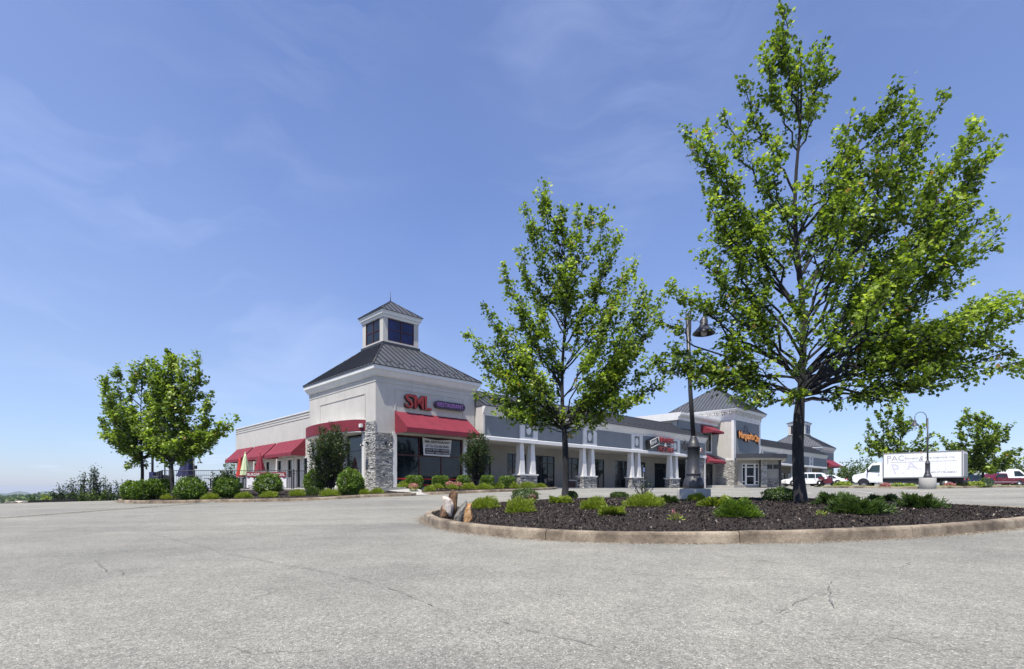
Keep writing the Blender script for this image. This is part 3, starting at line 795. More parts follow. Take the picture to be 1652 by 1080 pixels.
# ================================================================= BUILDINGS
def face_y(y0=0.0):      # facade whose outside looks along -y; s runs along +x, d goes into the wall
    return lambda s, d, z: (s, y0+d, z)
def face_x(x0=0.0):      # facade whose outside looks along -x; s runs along +y
    return lambda s, d, z: (x0+d, s, z)
def fbox(mb, fn, s0, s1, d0, d1, z0, z1):
    vs = [fn(s, d, z) for z in (z0, z1) for s, d in ((s0, d0), (s1, d0), (s1, d1), (s0, d1))]
    return mb.add(vs, [(0,3,2,1),(4,5,6,7),(0,1,5,4),(1,2,6,5),(2,3,7,6),(3,0,4,7)])
def wall_part(root, name, mat, fn, s0, s1, z0, z1, openings, th=.25):
    """openings: (s0, s1, z0, z1)"""
    mb = MB(); cuts = sorted({s0, s1, *[v for o in openings for v in o[:2]]})
    for a, b in zip(cuts[:-1], cuts[1:]):
        zz = z0
        for o in sorted([o for o in openings if o[0] <= a+1e-6 and o[1] >= b-1e-6], key=lambda o: o[2]):
            if o[2] > zz+1e-4: fbox(mb, fn, a, b, 0, th, zz, o[2])
            zz = o[3]
        if zz < z1-1e-4: fbox(mb, fn, a, b, 0, th, zz, z1)
    return mb.build(name, mat, root)
def window_part(root, fn, s0, s1, z0, z1, nv=1, nh=1, fw=.06, frame='black', glass='glass', setb=.1, name='window', rows=None):
    mb = MB()
    fbox(mb, fn, s0, s1, setb-.02, setb+.06, z0, z0+fw); fbox(mb, fn, s0, s1, setb-.02, setb+.06, z1-fw, z1)
    fbox(mb, fn, s0, s0+fw, setb-.02, setb+.06, z0+fw, z1-fw); fbox(mb, fn, s1-fw, s1, setb-.02, setb+.06, z0+fw, z1-fw)
    ss = [s0+(s1-s0)*i/nv for i in range(nv+1)]
    zz = rows or [z0+(z1-z0)*i/nh for i in range(nh+1)]
    for s in ss[1:-1]: fbox(mb, fn, s-fw/2, s+fw/2, setb-.018, setb+.058, z0+fw, z1-fw)
    for z in zz[1:-1]:
        for a, b in zip(ss[:-1], ss[1:]): fbox(mb, fn, a+fw/2+.001, b-fw/2-.001, setb-.016, setb+.056, z-fw/2, z+fw/2)
    w = mb.build(name, M[frame], root)
    for a, b in zip(ss[:-1], ss[1:]):
        for c, d in zip(zz[:-1], zz[1:]):
            g = MB(); fbox(g, fn, a+.02, b-.02, setb+.02, setb+.035, c+.02, d-.02); g.build('pane', M[glass], w)
    return w
def awning_part(root, fn, s0, s1, zt, zv, zf, proj, mat='red', name='awning'):
    mb = MB(); P = [(-.0, zt), (-proj, zv), (-proj, zf), (-proj+.03, zf), (-proj+.03, zv-.03), (0, zt-.05)]
    # canvas sags a little between its ribs
    n = max(2, int((s1-s0)/.9)); rows = []
    for i in range(n*4+1):
        s = s0+(s1-s0)*i/(n*4); sag = .018*abs(math.sin(math.pi*i/4))
        row = []
        for k, (d, z) in enumerate(P):
            dz = -sag if k in (0, 1, 4, 5) else 0
            row.append(fn(s, d, z+dz*.6))
        mid = fn(s, -proj*.5, (zt+zv)/2-.02-sag); rows.append(row[:1]+[mid]+row[1:])
    m = len(rows[0]); vs = [p for r in rows for p in r]; fs = []
    for i in range(len(rows)-1):
        for k in range(m): fs.append((i*m+k, i*m+(k+1) % m, (i+1)*m+(k+1) % m, (i+1)*m+k))
    mb.add(vs, fs)
    for s in (s0, s1-.02):
        mb.prism([(0, zt-.01), (-proj*.5, (zt+zv)/2-.03), (-proj, zv-.01), (-proj, zf+.02), (0, zf+.02)], lambda a, b, t: fn(t, a, b), s, s+.02)
    aw = mb.build(name, M[mat], root)
    sm = MB(); k = max(2, int((s1-s0)/.9))
    for i in range(1, k):
        s = s0+(s1-s0)*i/k
        sm.tube([fn(s, -.01, zt+.003), fn(s, -proj*.5, (zt+zv)/2-.014), fn(s, -proj, zv+.003), fn(s, -proj-.003, zf)], .008, 4, cap=False)
    sm.build('canvas_seam', M['burgundy'], aw, fix=False)
    return aw
def stone_part(root, fn, s0, s1, z0, z1, seed=1, w=.19, h=.075, proud=.05, name='stone_veneer', both=None, bright=0.0):
    """stacked ledge stone: separate irregular blocks standing proud of a backing"""
    rng = np.random.default_rng(seed); vs = []; fs = []; tint = []
    z = z0
    while z < z1-.02:
        hh = min(h*(.55+.9*rng.random()), z1-z)
        if z1-z-hh < .03: hh = z1-z
        s = s0 - rng.random()*w*.3
        while s < s1-.01:
            ww = w*(.45+1.2*rng.random()); a = max(s, s0); b = min(s+ww, s1)
            if s1-b < .05: b = s1
            if b-a > .02:
                p = proud*(.25+.9*rng.random()); g = .008; j = rng.normal(size=8)*.007
                base = len(vs)
                for (ss, dd, z_) in ((a+g, .01, z+g), (b-g, .01, z+g), (b-g, .01, z+hh-g), (a+g, .01, z+hh-g),
                                     (a+g+.01+j[0], -p+j[4], z+g+.008+j[1]*.5), (b-g-.01+j[2], -p+j[5], z+g+.008), (b-g-.01, -p+j[6], z+hh-g-.01+j[3]*.5), (a+g+.01, -p+j[7], z+hh-g-.008)):
                    vs.append(fn(ss, dd, z_))
                fs += [tuple(base+q for q in f) for f in ((4,5,6,7),(0,1,5,4),(1,2,6,5),(2,3,7,6),(3,0,4,7))]
                tint += [min(1, max(0, rng.normal(.5+bright, .24)))]*8
            s += ww
        z += hh
    me = bpy.data.meshes.new(name); me.from_pydata(vs, [], fs); me.update()
    ca = me.color_attributes.new('tint', 'FLOAT_COLOR', 'POINT'); t = np.array(tint); ca.data.foreach_set('color', np.stack([t, t, t, np.ones_like(t)], 1).reshape(-1).astype(np.float32))
    me.materials.append(M['stone'])
    import bmesh
    bm = bmesh.new(); bm.from_mesh(me); bmesh.ops.recalc_face_normals(bm, faces=bm.faces); bm.to_mesh(me); bm.free()
    return tag(link(name, me, root), kind='stuff')
def ring_part(root, name, mat, x0, x1, y0, y1, prof):
    """a moulding carried round a rectangle; prof: (outward, z)"""
    vs = []; fs = []; m = len(prof)
    for o, z in prof: vs += [(x0-o, y0-o, z), (x1+o, y0-o, z), (x1+o, y1+o, z), (x0-o, y1+o, z)]
    for i in range(m-1):
        for k in range(4): fs.append((i*4+k, i*4+(k+1) % 4, (i+1)*4+(k+1) % 4, (i+1)*4+k))
    mb = MB(); mb.add(vs, fs); return mb.build(name, mat, root)
def run_part(root, name, mat, fn, s0, s1, prof, cap=True):
    """a moulding run straight along a facade; prof: (d, z) closed outline"""
    mb = MB(); mb.prism(prof, lambda a, b, t: fn(t, a, b), s0, s1); return mb.build(name, mat, root)
def roof_panels(root, fn, s0, s1, t0, t1, width, mat, rib=.035, join=False, name='roof_panel'):
    """standing-seam panels on a slope. fn(s, t) with t 0 at the eave, 1 at the top; hips run s0->t0 and s1->t1 (where they reach t=1)"""
    n = max(1, int(round((s1-s0)/width))); w = (s1-s0)/n; big = MB()
    def tt(s):
        a = 1.0 if t0 <= s0+1e-6 else min(1, (s-s0)/(t0-s0)); b = 1.0 if t1 >= s1-1e-6 else min(1, (s1-s)/(s1-t1)); return max(0.0, min(a, b))
    for i in range(n):
        a = s0+i*w; b = a+w; xs = [a]+[c for c in (t0, t1) if a+1e-4 < c < b-1e-4]+[b]
        mb = big if join else MB()
        low = [fn(x, 0) for x in xs]; top = [fn(x, tt(x)) for x in xs]; k = len(xs)
        nrm = (Vector(fn(a+.1, 0))-Vector(fn(a, 0))).cross(Vector(fn(a, 1))-Vector(fn(a, 0))).normalized()
        mb.add(low+top, [(q, q+1, k+q+1, k+q) for q in range(k-1) if True])
        if tt(a) > .02:
            p, q = Vector(fn(a, 0)), Vector(fn(a, tt(a))); e = (Vector(fn(a+.1, 0))-p).normalized()*.018; u = nrm*rib*1.7
            mb.cur = 1; mb.add([p-e, p+e, p+e+u, p-e+u, q-e, q+e, q+e+u, q-e+u], [(0,1,2,3),(4,7,6,5),(1,5,6,2),(2,6,7,3),(3,7,4,0)]); mb.cur = 0
        if not join: mb.build(name, [mat, M['roofseam']], root, fix=False)
    if join: tag(big.build('roof_panels', [mat, M['roofseam']], root, fix=False), kind='stuff')
def snow_guards(root, fn, pts, nrm_up=.05):
    mb0 = MB(); mb0.box(-.035, .035, -.02, .02, 0, .07); me = None
    for (s, t) in pts:
        p = fn(s, t)
        if me is None:
            o = mb0.build('snow_guard', M['black'], root, loc=p); me = o.data
        else: link('snow_guard', me, root, p)
GR = random.Random(4)

def hip_tower(root, w, l, H, eave, base2, cw, cup_top, apex, fin, detail=True, mat='cream'):
    """square pavilion with a flared cornice, hipped seam roof and glazed cupola"""
    o = .30
    ring_part(root, 'cornice', M['white'], 0, w, 0, l, [(-.02, H), (.03, H), (.05, H+.05), (.10, H+.06), (.24, H+.33), (.26, H+.36), (o, H+.37), (o, eave-.03), (-.02, eave-.03)])
    ring_part(root, 'trim_band', M[mat], 0, w, 0, l, [(0, H-.33), (.025, H-.33), (.025, H-.27), (.012, H-.26), (.012, H-.12), (.035, H-.11), (.035, H-.04), (0, H-.04)])
    e0, e1, f0, f1 = -o-.04, w+o+.04, -o-.04, l+o+.04
    cx, cy = w/2, l/2; a0, a1, b0, b1 = cx-cw, cx+cw, cy-cw, cy+cw
    zE, zB = eave-.02, base2
    fr = lambda s, t: (s, f0+(b0-f0)*t, zE+(zB-zE)*t)
    lf = lambda s, t: (e0+(a0-e0)*t, s, zE+(zB-zE)*t)
    bk = lambda s, t: (s, f1+(b1-f1)*t, zE+(zB-zE)*t)
    rt = lambda s, t: (e1+(a1-e1)*t, s, zE+(zB-zE)*t)
    roof_panels(root, fr, e0, e1, a0, a1, .43, M['roof'], join=not detail)
    roof_panels(root, lambda s, t: lf(s, t), f0, f1, b0, b1, .43, M['roof'], rib=-.035, join=not detail)
    roof_panels(root, bk, e0, e1, a0, a1, .86, M['roof'], rib=-.035, join=True)
    roof_panels(root, rt, f0, f1, b0, b1, .86, M['roof'], join=True)
    mb = MB(); mb.box(e0, e1, f0, f1, zE-.05, zE-.004)
    for p, q in (((e0, f0), (a0, b0)), ((e1, f0), (a1, b0)), ((e0, f1), (a0, b1)), ((e1, f1), (a1, b1))):
        mb.tube([(*p, zE+.02), (*q, zB+.02)], .045, 6)
    mb.build('hip_cap', M['roofdark'], root)
    if detail:
        pts = []
        for i in range(9):
            s = e0+1.2+i*.86
            if s < e1-.9: pts += [(s-.06, .12), (s+.30, .16)]
        snow_guards(root, fr, pts)
    # cupola
    mb = MB(); mb.box(a0-.06, a1+.06, b0-.06, b1+.06, zB-.02, zB+.16); mb.build('flashing', M['roofdark'], root)
    c0, c1, d0, d1 = a0+.03, a1-.03, b0+.03, b1-.03; zc0, zc1 = zB+.16, cup_top
    ww = c1-c0; m_ = .36; op = [(c0+m_, c1-m_, zc0+.14, zc1-.02)]
    wall_part(root, 'cupola_wall', M['cream'], face_y(d0), c0, c1, zc0, zc1, op, .12)
    wall_part(root, 'cupola_wall', M['cream'], face_x(c0), d0+.12, d1-.12, zc0, zc1, [(d0+.44, d1-.44, zc0+.14, zc1-.02)], .12)
    wall_part(root, 'cupola_wall', M['cream'], face_y(d1-.12), c0, c1, zc0, zc1, [], .12)
    wall_part(root, 'cupola_wall', M['cream'], face_x(c1-.12), d0+.12, d1-.12, zc0, zc1, [(d0+.44, d1-.44, zc0+.14, zc1-.02)], .12)
    window_part(root, face_y(d0), c0+m_, c1-m_, zc0+.14, zc1-.02, 2, 2, .05, 'redframe', 'blueglass', .04, 'cupola_window')
    window_part(root, face_x(c0), d0+.44, d1-.44, zc0+.14, zc1-.02, 2, 2, .05, 'redframe', 'glass', .04, 'cupola_window')
    ring_part(root, 'cupola_cornice', M['white'], c0, c1, d0, d1, [(-.01, zc1), (.05, zc1), (.07, zc1+.16), (.15, zc1+.19), (.17, zc1+.34), (.2, zc1+.36), (.2, zc1+.46), (-.01, zc1+.46)])
    g0, g1, h0, h1 = c0-.24, c1+.24, d0-.24, d1+.24; ze = zc1+.46
    fr = lambda s, t: (s, h0+(cy-h0)*t, ze+(apex-ze)*t); lf = lambda s, t: (g0+(cx-g0)*t, s, ze+(apex-ze)*t)
    roof_panels(root, fr, g0, g1, cx, cx, .40, M['roof'], rib=.03, join=not detail)
    roof_panels(root, lf, h0, h1, cy, cy, .40, M['roof'], rib=-.03, join=not detail)
    mb = MB(); mb.add([(g0, h1, ze), (g1, h1, ze), (g1, h0, ze), (cx, cy, apex)], [(0, 1, 3), (1, 2, 3)]); mb.build('roof_slope', M['roof'], root)
    mb = MB(); mb.box(g0, g1, h0, h1, ze-.03, ze-.003)
    for p in ((g0, h0), (g1, h0), (g0, h1), (g1, h1)): mb.tube([(*p, ze+.01), (cx, cy, apex+.01)], .035, 6)
    mb.build('hip_cap', M['roofdark'], root)
    mb = MB(); mb.tube([(cx, cy, apex-.05), (cx, cy, apex+.1), (cx, cy, fin)], [.05, .03, .008], 6); mb.build('finial', M['black'], root)

# ---------------------------------------------------------------- 1. corner restaurant
TW, TL, TH_ = 7.62, 9.37, 6.62
rest = empty('restaurant_building', W(0, 0, 0), TH, 'pale stucco corner restaurant with stone-clad corner, red awnings and glazed roof cupola', 'building')
wx0, wx1 = 1.42, lx(747, 0)
wall_part(rest, 'wall', M['cream'], face_y(0), 0, TW, -.3, TH_, [(wx0, wx1, .02, 3.38)])
wall_part(rest, 'wall', M['cream'], face_x(0), .25, TL, -.3, TH_, [(1.45, 8.3, .02, 3.3)])
wall_part(rest, 'wall', M['cream'], face_x(TW-.25), .25, TL-.25, -.3, TH_, [])
wall_part(rest, 'wall', M['cream'], face_y(TL-.25), .25, TW-.25, 3.0, TH_, [])
mb = MB(); mb.box(.25, TW-.25, .25, TL-.25, 3.6, 3.7); mb.box(.6, TW-.3, 3.2, 3.3, 0, 3.6); mb.build('ceiling', M['interior'], rest)
# recessed panel outlines on both faces
def frame_lines(root, fn, s0, s1, z0, z1, t=.03, p=-.014, mat='cream', name='wall_reveal', bottom=True):
    mb = MB()
    fbox(mb, fn, s0, s1, p, .001, z1-t, z1); fbox(mb, fn, s0, s0+t, p, .001, z0, z1-t); fbox(mb, fn, s1-t, s1, p, .001, z0, z1-t)
    if bottom: fbox(mb, fn, s0, s1, p, .001, z0-t, z0)
    return mb.build(name, M[mat], root)
frame_lines(rest, face_y(0), 1.30, 6.62, 4.7, 6.02, .05, -.03, bottom=False)
frame_lines(rest, face_x(0), 1.2, 7.6, 4.3, 5.75, .06, -.035, bottom=False)
stone_part(rest, face_y(-.02), -.05, 1.10, -.05, 3.28, 1, proud=.07)
stone_part(rest, face_x(-.02), -.05, 1.12, -.05, 3.95, 2, proud=.07, bright=.22)  # patio-side stones, here and below, painted lighter for the sun on them
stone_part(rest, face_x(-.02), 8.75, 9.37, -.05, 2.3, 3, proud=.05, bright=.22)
mb = MB(); mb.box(-.045, -.02, -.045, 1.125, -.1, 3.95); mb.box(-.045, 1.105, -.045, -.021, -.1, 3.28); mb.build('stone_backing', M['taupe'], rest)
mb = MB(); fbox(mb, face_y(0), 1.14, 1.42, -.05, .04, 0, 3.38); fbox(mb, face_y(0), wx1, wx1+.28, -.05, .04, 0, 3.38); fbox(mb, face_y(0), 1.42, wx1, -.04, .03, 3.24, 3.38)
mb.build('window_surround', M['white'], rest)
window_part(rest, face_y(0), wx0, wx1, .04, 3.24, 3, 2, .09, 'redframe', 'glass', .12, 'storefront_window', rows=[.04, 2.02, 3.24])
mb = MB(); fbox(mb, face_y(0), wx0+.05, wx1-.05, .10, .12, .50, .58); fbox(mb, face_y(0), wx0+.05, wx1-.05, .10, .12, .04, .2); mb.build('red_rail', M['brightred'], rest)
awning_part(rest, face_y(0), 1.30, 6.95, 4.66, 3.58, 3.28, 1.38)
# rounded entrance canopy on the side face and the glazed entry under it
mb = MB(); n = 22; prof = []
for i in range(n+1):
    t = i/n; s = 1.16+8.05*t; prof.append((s, -1.15*math.sin(math.pi*min(1, max(0, t)))**.45 if 0 < t < 1 else 0.0))
vs = []; fs = []
for s, d in prof:
    for dd, z in ((0, 4.12), (0, 3.42), (.04, 3.42), (.04, 4.12)):
        vs.append((min(d+dd, -.001) if d < -.05 else d-.001, s, z))
for i in range(n):
    for k in range(4): fs.append((i*4+k, i*4+(k+1) % 4, (i+1)*4+(k+1) % 4, (i+1)*4+k))
mb.add(vs, fs)
mb.build('canopy_band', M['red'], rest)
mb = MB(); c = []; 
for s, d in prof: c.append((d*.96-.002, s))
mb.prism(c, lambda x, y, t: (x, y, t), 3.36, 3.405); mb.prism([(a*.98, b) for a, b in c], lambda x, y, t: (x, y, t), 4.06, 4.10)
mb.build('canopy_soffit', M['white'], rest)
for a, b, nv in ((1.6, 3.75, 1), (4.05, 5.05, 1), (5.25, 6.25, 1), (6.55, 8.2, 2)):
    window_part(rest, face_x(0), a, b, .05, 3.2, nv, 2, .07, 'black' if b-a > 1.5 else 'redframe', 'glass', .1, 'entrance_door' if b-a < 1.2 else 'entry_window', rows=[.05, 2.3, 3.2])
mb = MB()
for a, b in ((1.3, 1.6), (3.75, 4.05), (5.05, 5.25), (6.25, 6.55), (8.2, 8.45)): mb = MB(); fbox(mb, face_x(0), a, b, -.04, .12, 0, 3.3); mb.build('entry_post', M['white'], rest)
pass
def rot_text(txt, size, mat, parent, loc, face='y', extrude=.02, align='LEFT', shear=0.0, width=None, name='lettering', space=1.0, back=None, tilt=0.0, height=None):
    cu = bpy.data.curves.new('t', 'FONT'); cu.body = txt; cu.size = size; cu.extrude = extrude; cu.align_x = align; cu.shear = shear; cu.space_character = space
    cu.resolution_u = 3; cu.bevel_depth = 0
    if back: cu.offset = back
    tmp = bpy.data.objects.new('t', cu); COL.objects.link(tmp)
    dg = bpy.context.evaluated_depsgraph_get(); me = bpy.data.meshes.new_from_object(tmp.evaluated_get(dg))
    bpy.data.objects.remove(tmp); bpy.data.curves.remove(cu)
    me.materials.clear(); me.materials.append(M[mat])
    co = np.zeros(len(me.vertices)*3, np.float32); me.vertices.foreach_get('co', co); co = co.reshape(-1, 3)
    w = np.ptp(co[:, 0]); h = np.ptp(co[:, 1]); co[:, 0] -= co[:, 0].min(); co[:, 1] -= co[:, 1].min()
    if width: co[:, 0] *= width/w; w = width
    if height: co[:, 1] *= height/h
    if align == 'CENTER': co[:, 0] -= w/2
    me.vertices.foreach_set('co', co.reshape(-1)); me.name = name; me.update()
    o = link(name, me, parent, loc); o.rotation_euler = (R(90), tilt, 0 if face == 'y' else R(-90))
    return o
def sign_root(x, y, z, label, name='wall_sign'):
    return empty(name, W(x, y, z), TH, label, 'sign')
sg = sign_root(1.92, -.02, 4.93, 'three tall red channel letters above the widest red awning', 'restaurant_letters')
for ch, x, w in (('S', 0, .56), ('M', .64, .68), ('L', 1.42, .50)):
    rot_text(ch, 1, 'signdark', sg, (x-.0, -.03, -.02), extrude=.10, width=w+.04, height=.88, back=.02, name='letter_return').location.y = -.09
    rot_text(ch, 1, 'signred', sg, (x+.02, -.20, 0), extrude=.012, width=w, height=.84, back=.01, name='letter_face')
sg = sign_root(4.12, -.02, 5.13, 'dark purple capsule-shaped restaurant sign beside the red letters', 'capsule_sign')
mb = MB(); cap = [];  h = .24; L_ = 2.45
for i in range(13): a = math.pi/2+math.pi*i/12; cap.append((h+h*math.cos(a), h+h*math.sin(a)))
for i in range(13): a = -math.pi/2+math.pi*i/12; cap.append((L_-h+h*math.cos(a), h+h*math.sin(a)))
mb.prism(cap, lambda a, b, t: (a, t, b), -.26, -.03); mb.build('sign_box', M['signpurple'], sg)
rot_text('RESTAURANT', 1, 'signlilac', sg, (.17, -.268, .11), extrude=.006, width=2.12, height=.27, back=.012)
# patio wing behind the tower
PWL = 16.9
wins = [(9.75, 10.45, .05, 2.15), (11.0, 11.75, .05, 2.15), (12.6, 13.5, .8, 2.15), (14.7, 15.6, .8, 2.15), (17.3, 18.2, .8, 2.15), (20.2, 21.1, .8, 2.15), (23.2, 24.1, .8, 2.15)]
wall_part(rest, 'wall', M['cream'], face_x(.03), TL, TL+PWL, -.3, 5.5, wins)
wall_part(rest, 'wall', M['cream'], face_y(TL+PWL-.25), .28, 9, -.3, 5.5, [])
mb = MB(); mb.box(.3, 9, TL, TL+PWL-.25, 4.6, 4.7); mb.build('flat_roof', M['roofdark'], rest)
run_part(rest, 'parapet_cap', M['white'], face_x(.03), TL, TL+PWL+.05, [(-.06, 5.5), (.3, 5.5), (.3, 5.58), (-.06, 5.58)])
for z in (5.08, 5.28): run_part(rest, 'trim_band', M['cream'], face_x(.03), TL, TL+PWL, [(-.03, z), (.001, z), (.001, z+.09), (-.03, z+.09)])
for a, b, c, d in wins:
    window_part(rest, face_x(.03), a, b, c, d, 1, 1 if c > .5 else 2, .06, 'black', 'glass', .08, 'window')
    mb = MB()
    for q in ((a-.12, a), (b, b+.12)): fbox(mb, face_x(.03), q[0], q[1], -.03, .02, c, d+.12)
    fbox(mb, face_x(.03), a, b, -.03, .02, d, d+.12); mb.build('window_trim', M['white'], rest)
for a, b in ((10.15, 15.55), (15.95, 20.9), (21.35, 25.9)): awning_part(rest, face_x(.03), a, b, 3.62, 2.55, 2.30, 1.05)

# ---------------------------------------------------------------- 2. colonnaded storefront wings
def pane_group(root, fn, s0, s1, z0, z1, nv, nh, **k): return window_part(root, fn, s0, s1, z0, z1, nv, nh, **k)
def wing(root, L, pil, openings, detail=True, depth=3.26, end_left=True):
    zs, zb, zt, zc, ze = 3.30, 3.55, 4.94, 5.08, 5.62      # soffit, band top, panel top, cornice foot, eave
    fy = face_y(0)
    wall_part(root, 'fascia_wall', M['grey'], face_y(.10), 0.14, L-.14, zs, zc+.2, [], .2)
    wall_part(root, 'fascia_end', M['cream'], face_x(0), 0, 3.0, zs, ze-.02, [], .139)
    wall_part(root, 'fascia_end', M['cream'], face_x(L-.139), 0, 3.0, zs, ze-.02, [], .139)
    run_part(root, 'fascia_band', M['white'], fy, -.03, L+.03, [(-.06, zs-.02), (.099, zs-.02), (.099, zb), (-.02, zb), (-.06, zb-.04)])
    run_part(root, 'cornice', M['white'], fy, -.02, L+.02, [(.099, zc-.12), (.06, zc-.12), (.06, zc), (.0, zc+.02), (-.10, zc+.26), (-.16, zc+.36), (-.2, zc+.37), (-.2, ze), (.099, ze)])
    mb = MB(); mb.box(.14, L-.14, .31, depth, zs, zs+.06); mb.build('soffit', M['soffit'], root)
    e = -.26; q = 1.95; ztop = ze+1.33; hip = 1.3 if end_left is True else 1.3
    fr = lambda s, t: (s, e+(q-e)*t, ze+(ztop-ze)*t)
    roof_panels(root, fr, -.05, L+.1, -.05, L+.1-1.7, .45, M['roof'], join=not detail)
    mb = MB(); mb.add([(L+.1, e, ze), (L+.1, 3.6, ze), (L-1.6, 3.6, ztop), (L-1.6, q, ztop), (-.05, 3.6, ze), (-.05, e, ze), (-.05, q, ztop), (-.05, q+.4, ztop), (L-1.6, q+.4, ztop)],
                      [(0, 1, 2, 3), (5, 6, 7, 4), (6, 3, 8, 7), (4, 7, 8, 1)]); mb.build('roof_slope', M['roof'], root)
    mb = MB(); mb.box(-.07, L+.12, e-.03, e+.02, ze-.05, ze+.01); mb.tube([(-.05, q, ztop+.02), (L-1.6, q, ztop+.02), (L+.1, e, ze+.02)], .045, 6)
    mb.build('ridge_cap', M['roofdark'], root)
    if detail:
        pts = []
        k = 0
        while 1.0+k*.9 < L-1.6: pts += [(.75+k*.9, .2), (1.1+k*.9, .26)]; k += 1
        snow_guards(root, fr, pts)
    def pilaster(c, base):
        P = MB(); hw = .93
        # raised white frame with a sunk blue-grey panel and an oval boss
        for a, b, z0, z1 in ((c-hw, c-.46, zb, zt), (c+.46, c+hw, zb, zt), (c-.46, c+.46, zb, 3.72), (c-.46, c+.46, 4.82, zt)): fbox(P, fy, a, b, .0, .099, z0, z1)
        P.build('pilaster_frame', M['white'], root)
        O = MB(); n = 20 if detail else 12
        ov = [(c+.25*math.cos(2*math.pi*i/n), 4.27+.36*math.sin(2*math.pi*i/n)) for i in range(n)]
        O.prism(ov, lambda a, b, t: (a, t, b), .04, .1); O.build('oval_boss', M['white'], root)
        if not base: return
        for dx in (-.58, .58):
            Cm = MB(); Cm.frustum(c+dx, .36, 1.0, zs-.02, .52, .36); Cm.build('column', M['white'], root)
        Bm = MB(); Bm.box(c-hw+.06, c+hw-.06, .06, .70, -.2, .9); Bm.build('pier', M['interior'], root)
        stone_part(root, lambda s, d, z: (s, .06+d, z), c-hw+.02, c+hw-.02, -.05, .9, int(c*7), proud=.06)
        stone_part(root, lambda s, d, z: (c-hw+.06+d, s, z), .03, .72, -.05, .9, int(c*9)+1, proud=.06)
        Cp = MB(); Cp.box(c-hw-.05, c+hw+.05, -.05, .8, .9, 1.0); Cp.build('pier_cap', M['white'], root)
    for c in pil: pilaster(c, True)
    back = face_y(depth)
    wall_part(root, 'wall', M['taupe'], back, 0.0, L, -.3, zs+.06, [o[:4] for o in openings])
    for o in openings:
        window_part(root, back, *o[:4], o[4], o[5], .07, 'black', 'glass', .08, o[6], rows=o[7] if len(o) > 7 else None)
        if o[2] > .4:
            mb = MB(); fbox(mb, back, o[0]-.08, o[1]+.08, -.07, .08, o[2]-.10, o[2]); mb.build('sill', M['white'], root)
S0X, S0Y = 7.69, -.86
wing1 = empty('storefront_wing', W(S0X, S0Y, 0), TH, 'long grey storefront row with paired tapered columns on stone piers and seamed roof', 'building')
yb = S0Y+3.26
def sx(u): return lx(u, yb)-S0X
ops = [(max(.2, sx(772)), sx(792), .85, 2.45, 2, 1, 'window'), (sx(818), sx(849), .98, 2.75, 3, 2, 'window', [.98, 2.15, 2.75]),
       (sx(863), sx(895), 0, 2.72, 3, 2, 'door', [0, 2.1, 2.72]), (sx(914), sx(943), .72, 2.72, 3, 2, 'window', [.72, 2.15, 2.72]),
       (sx(958), sx(975), 0, 2.72, 2, 2, 'door', [0, 2.1, 2.72]), (sx(992), sx(1019), 0, 2.72, 3, 2, 'window', [0, 2.1, 2.72]),
       (sx(1030), sx(1041), .85, 2.72, 1, 2, 'window', [.85, 2.1, 2.72]), (sx(1056), sx(1075), 0, 2.72, 3, 2, 'door', [0, 2.1, 2.72]), (sx(1093), sx(1106), .85, 2.72, 2, 1, 'window')]
PIL = [4.48, 11.85, 19.0, 26.1]
wing(wing1, 32.9, PIL, ops)
stone_part(wing1, face_y(.08), 31.0, 32.6, -.05, 3.2, 77); stone_part(wing1, face_x(30.95), .08, 1.2, -.05, 3.2, 78)
mb = MB(); mb.box(31.0, 32.7, .09, 1.2, -.2, 3.28); mb.build('end_pier', M['interior'], wing1)
mb = MB(); mb.box(32.62, 32.86, .02, .3, 0, 3.28); mb.build('corner_board', M['white'], wing1)
# maroon bench panel under one shop window, blue accessible-parking plate
mb = MB(); fbox(mb, face_y(3.26), sx(914), sx(928), -.05, -.002, 0, .70); mb.build('panel', M['redframe'], wing1)
sgp = empty('parking_plate', W(S0X+19.6, S0Y-.3, .05), TH, 'small blue accessible-parking plate on a post before the third column pair', 'sign')
mb = MB(); mb.tube([(0, 0, -.1), (0, 0, 1.85)], .03, 8); mb.build('post', M['greypaint'], sgp)
mb = MB(); mb.box(-.16, .16, -.035, -.028, 1.42, 1.82); mb.build('plate', M['bluecloth'], sgp)
mb = MB(); mb.lathe([(.035, 0), (.035, .02)], n=10); ph = mb.build('symbol', M['white'], sgp, loc=(0, -.04, 1.73)); ph.rotation_euler = (R(90), 0, 0)
mb = MB(); mb.tube([(-.02, -.04, 1.69), (-.02, -.04, 1.58), (.06, -.04, 1.58), (.09, -.04, 1.49)], .012, 5); mb.tube([(-.05+.07*math.cos(a/10*4.6+1.9)+.03, -.04, 1.53+.07*math.sin(a/10*4.6+1.9)) for a in range(11)], .01, 5); mb.build('symbol', M['white'], sgp)

# ---------------------------------------------------------------- 3. entrance tower in the middle of the row
ZT = .30
EX, EY = 45.75, -1.8
ent = empty('entrance_tower', W(EX, EY, ZT), TH, 'two-storey grey entrance tower with bracketed white cornice, hipped roof and dark flat canopy', 'building')
EW, EL, EH = 7.84, 7.9, 8.05
wall_part(ent, 'wall', M['grey'], face_y(0), 0, EW, -.4, EH, [])
wall_part(ent, 'wall', M['cream'], face_x(0), .25, EL, -.4, EH, [])
wall_part(ent, 'wall', M['cream'], face_x(EW-.25), .25, EL, -.4, EH, [])
mb = MB(); fbox(mb, face_y(0), EW-.42, EW+.04, -.05, -.002, 3.2, EH-.3); mb.build('corner_board', M['white'], ent)
mb = MB(); fbox(mb, face_y(0), -.04, .42, -.05, -.002, 3.2, EH-.3)
fbox(mb, face_x(0), -.05, .3, -.04, -.002, 3.2, EH-.3); fbox(mb, face_x(0), -.06, EL, -.06, -.003, 2.95, 3.19); mb.build('corner_board', M['white'], ent)
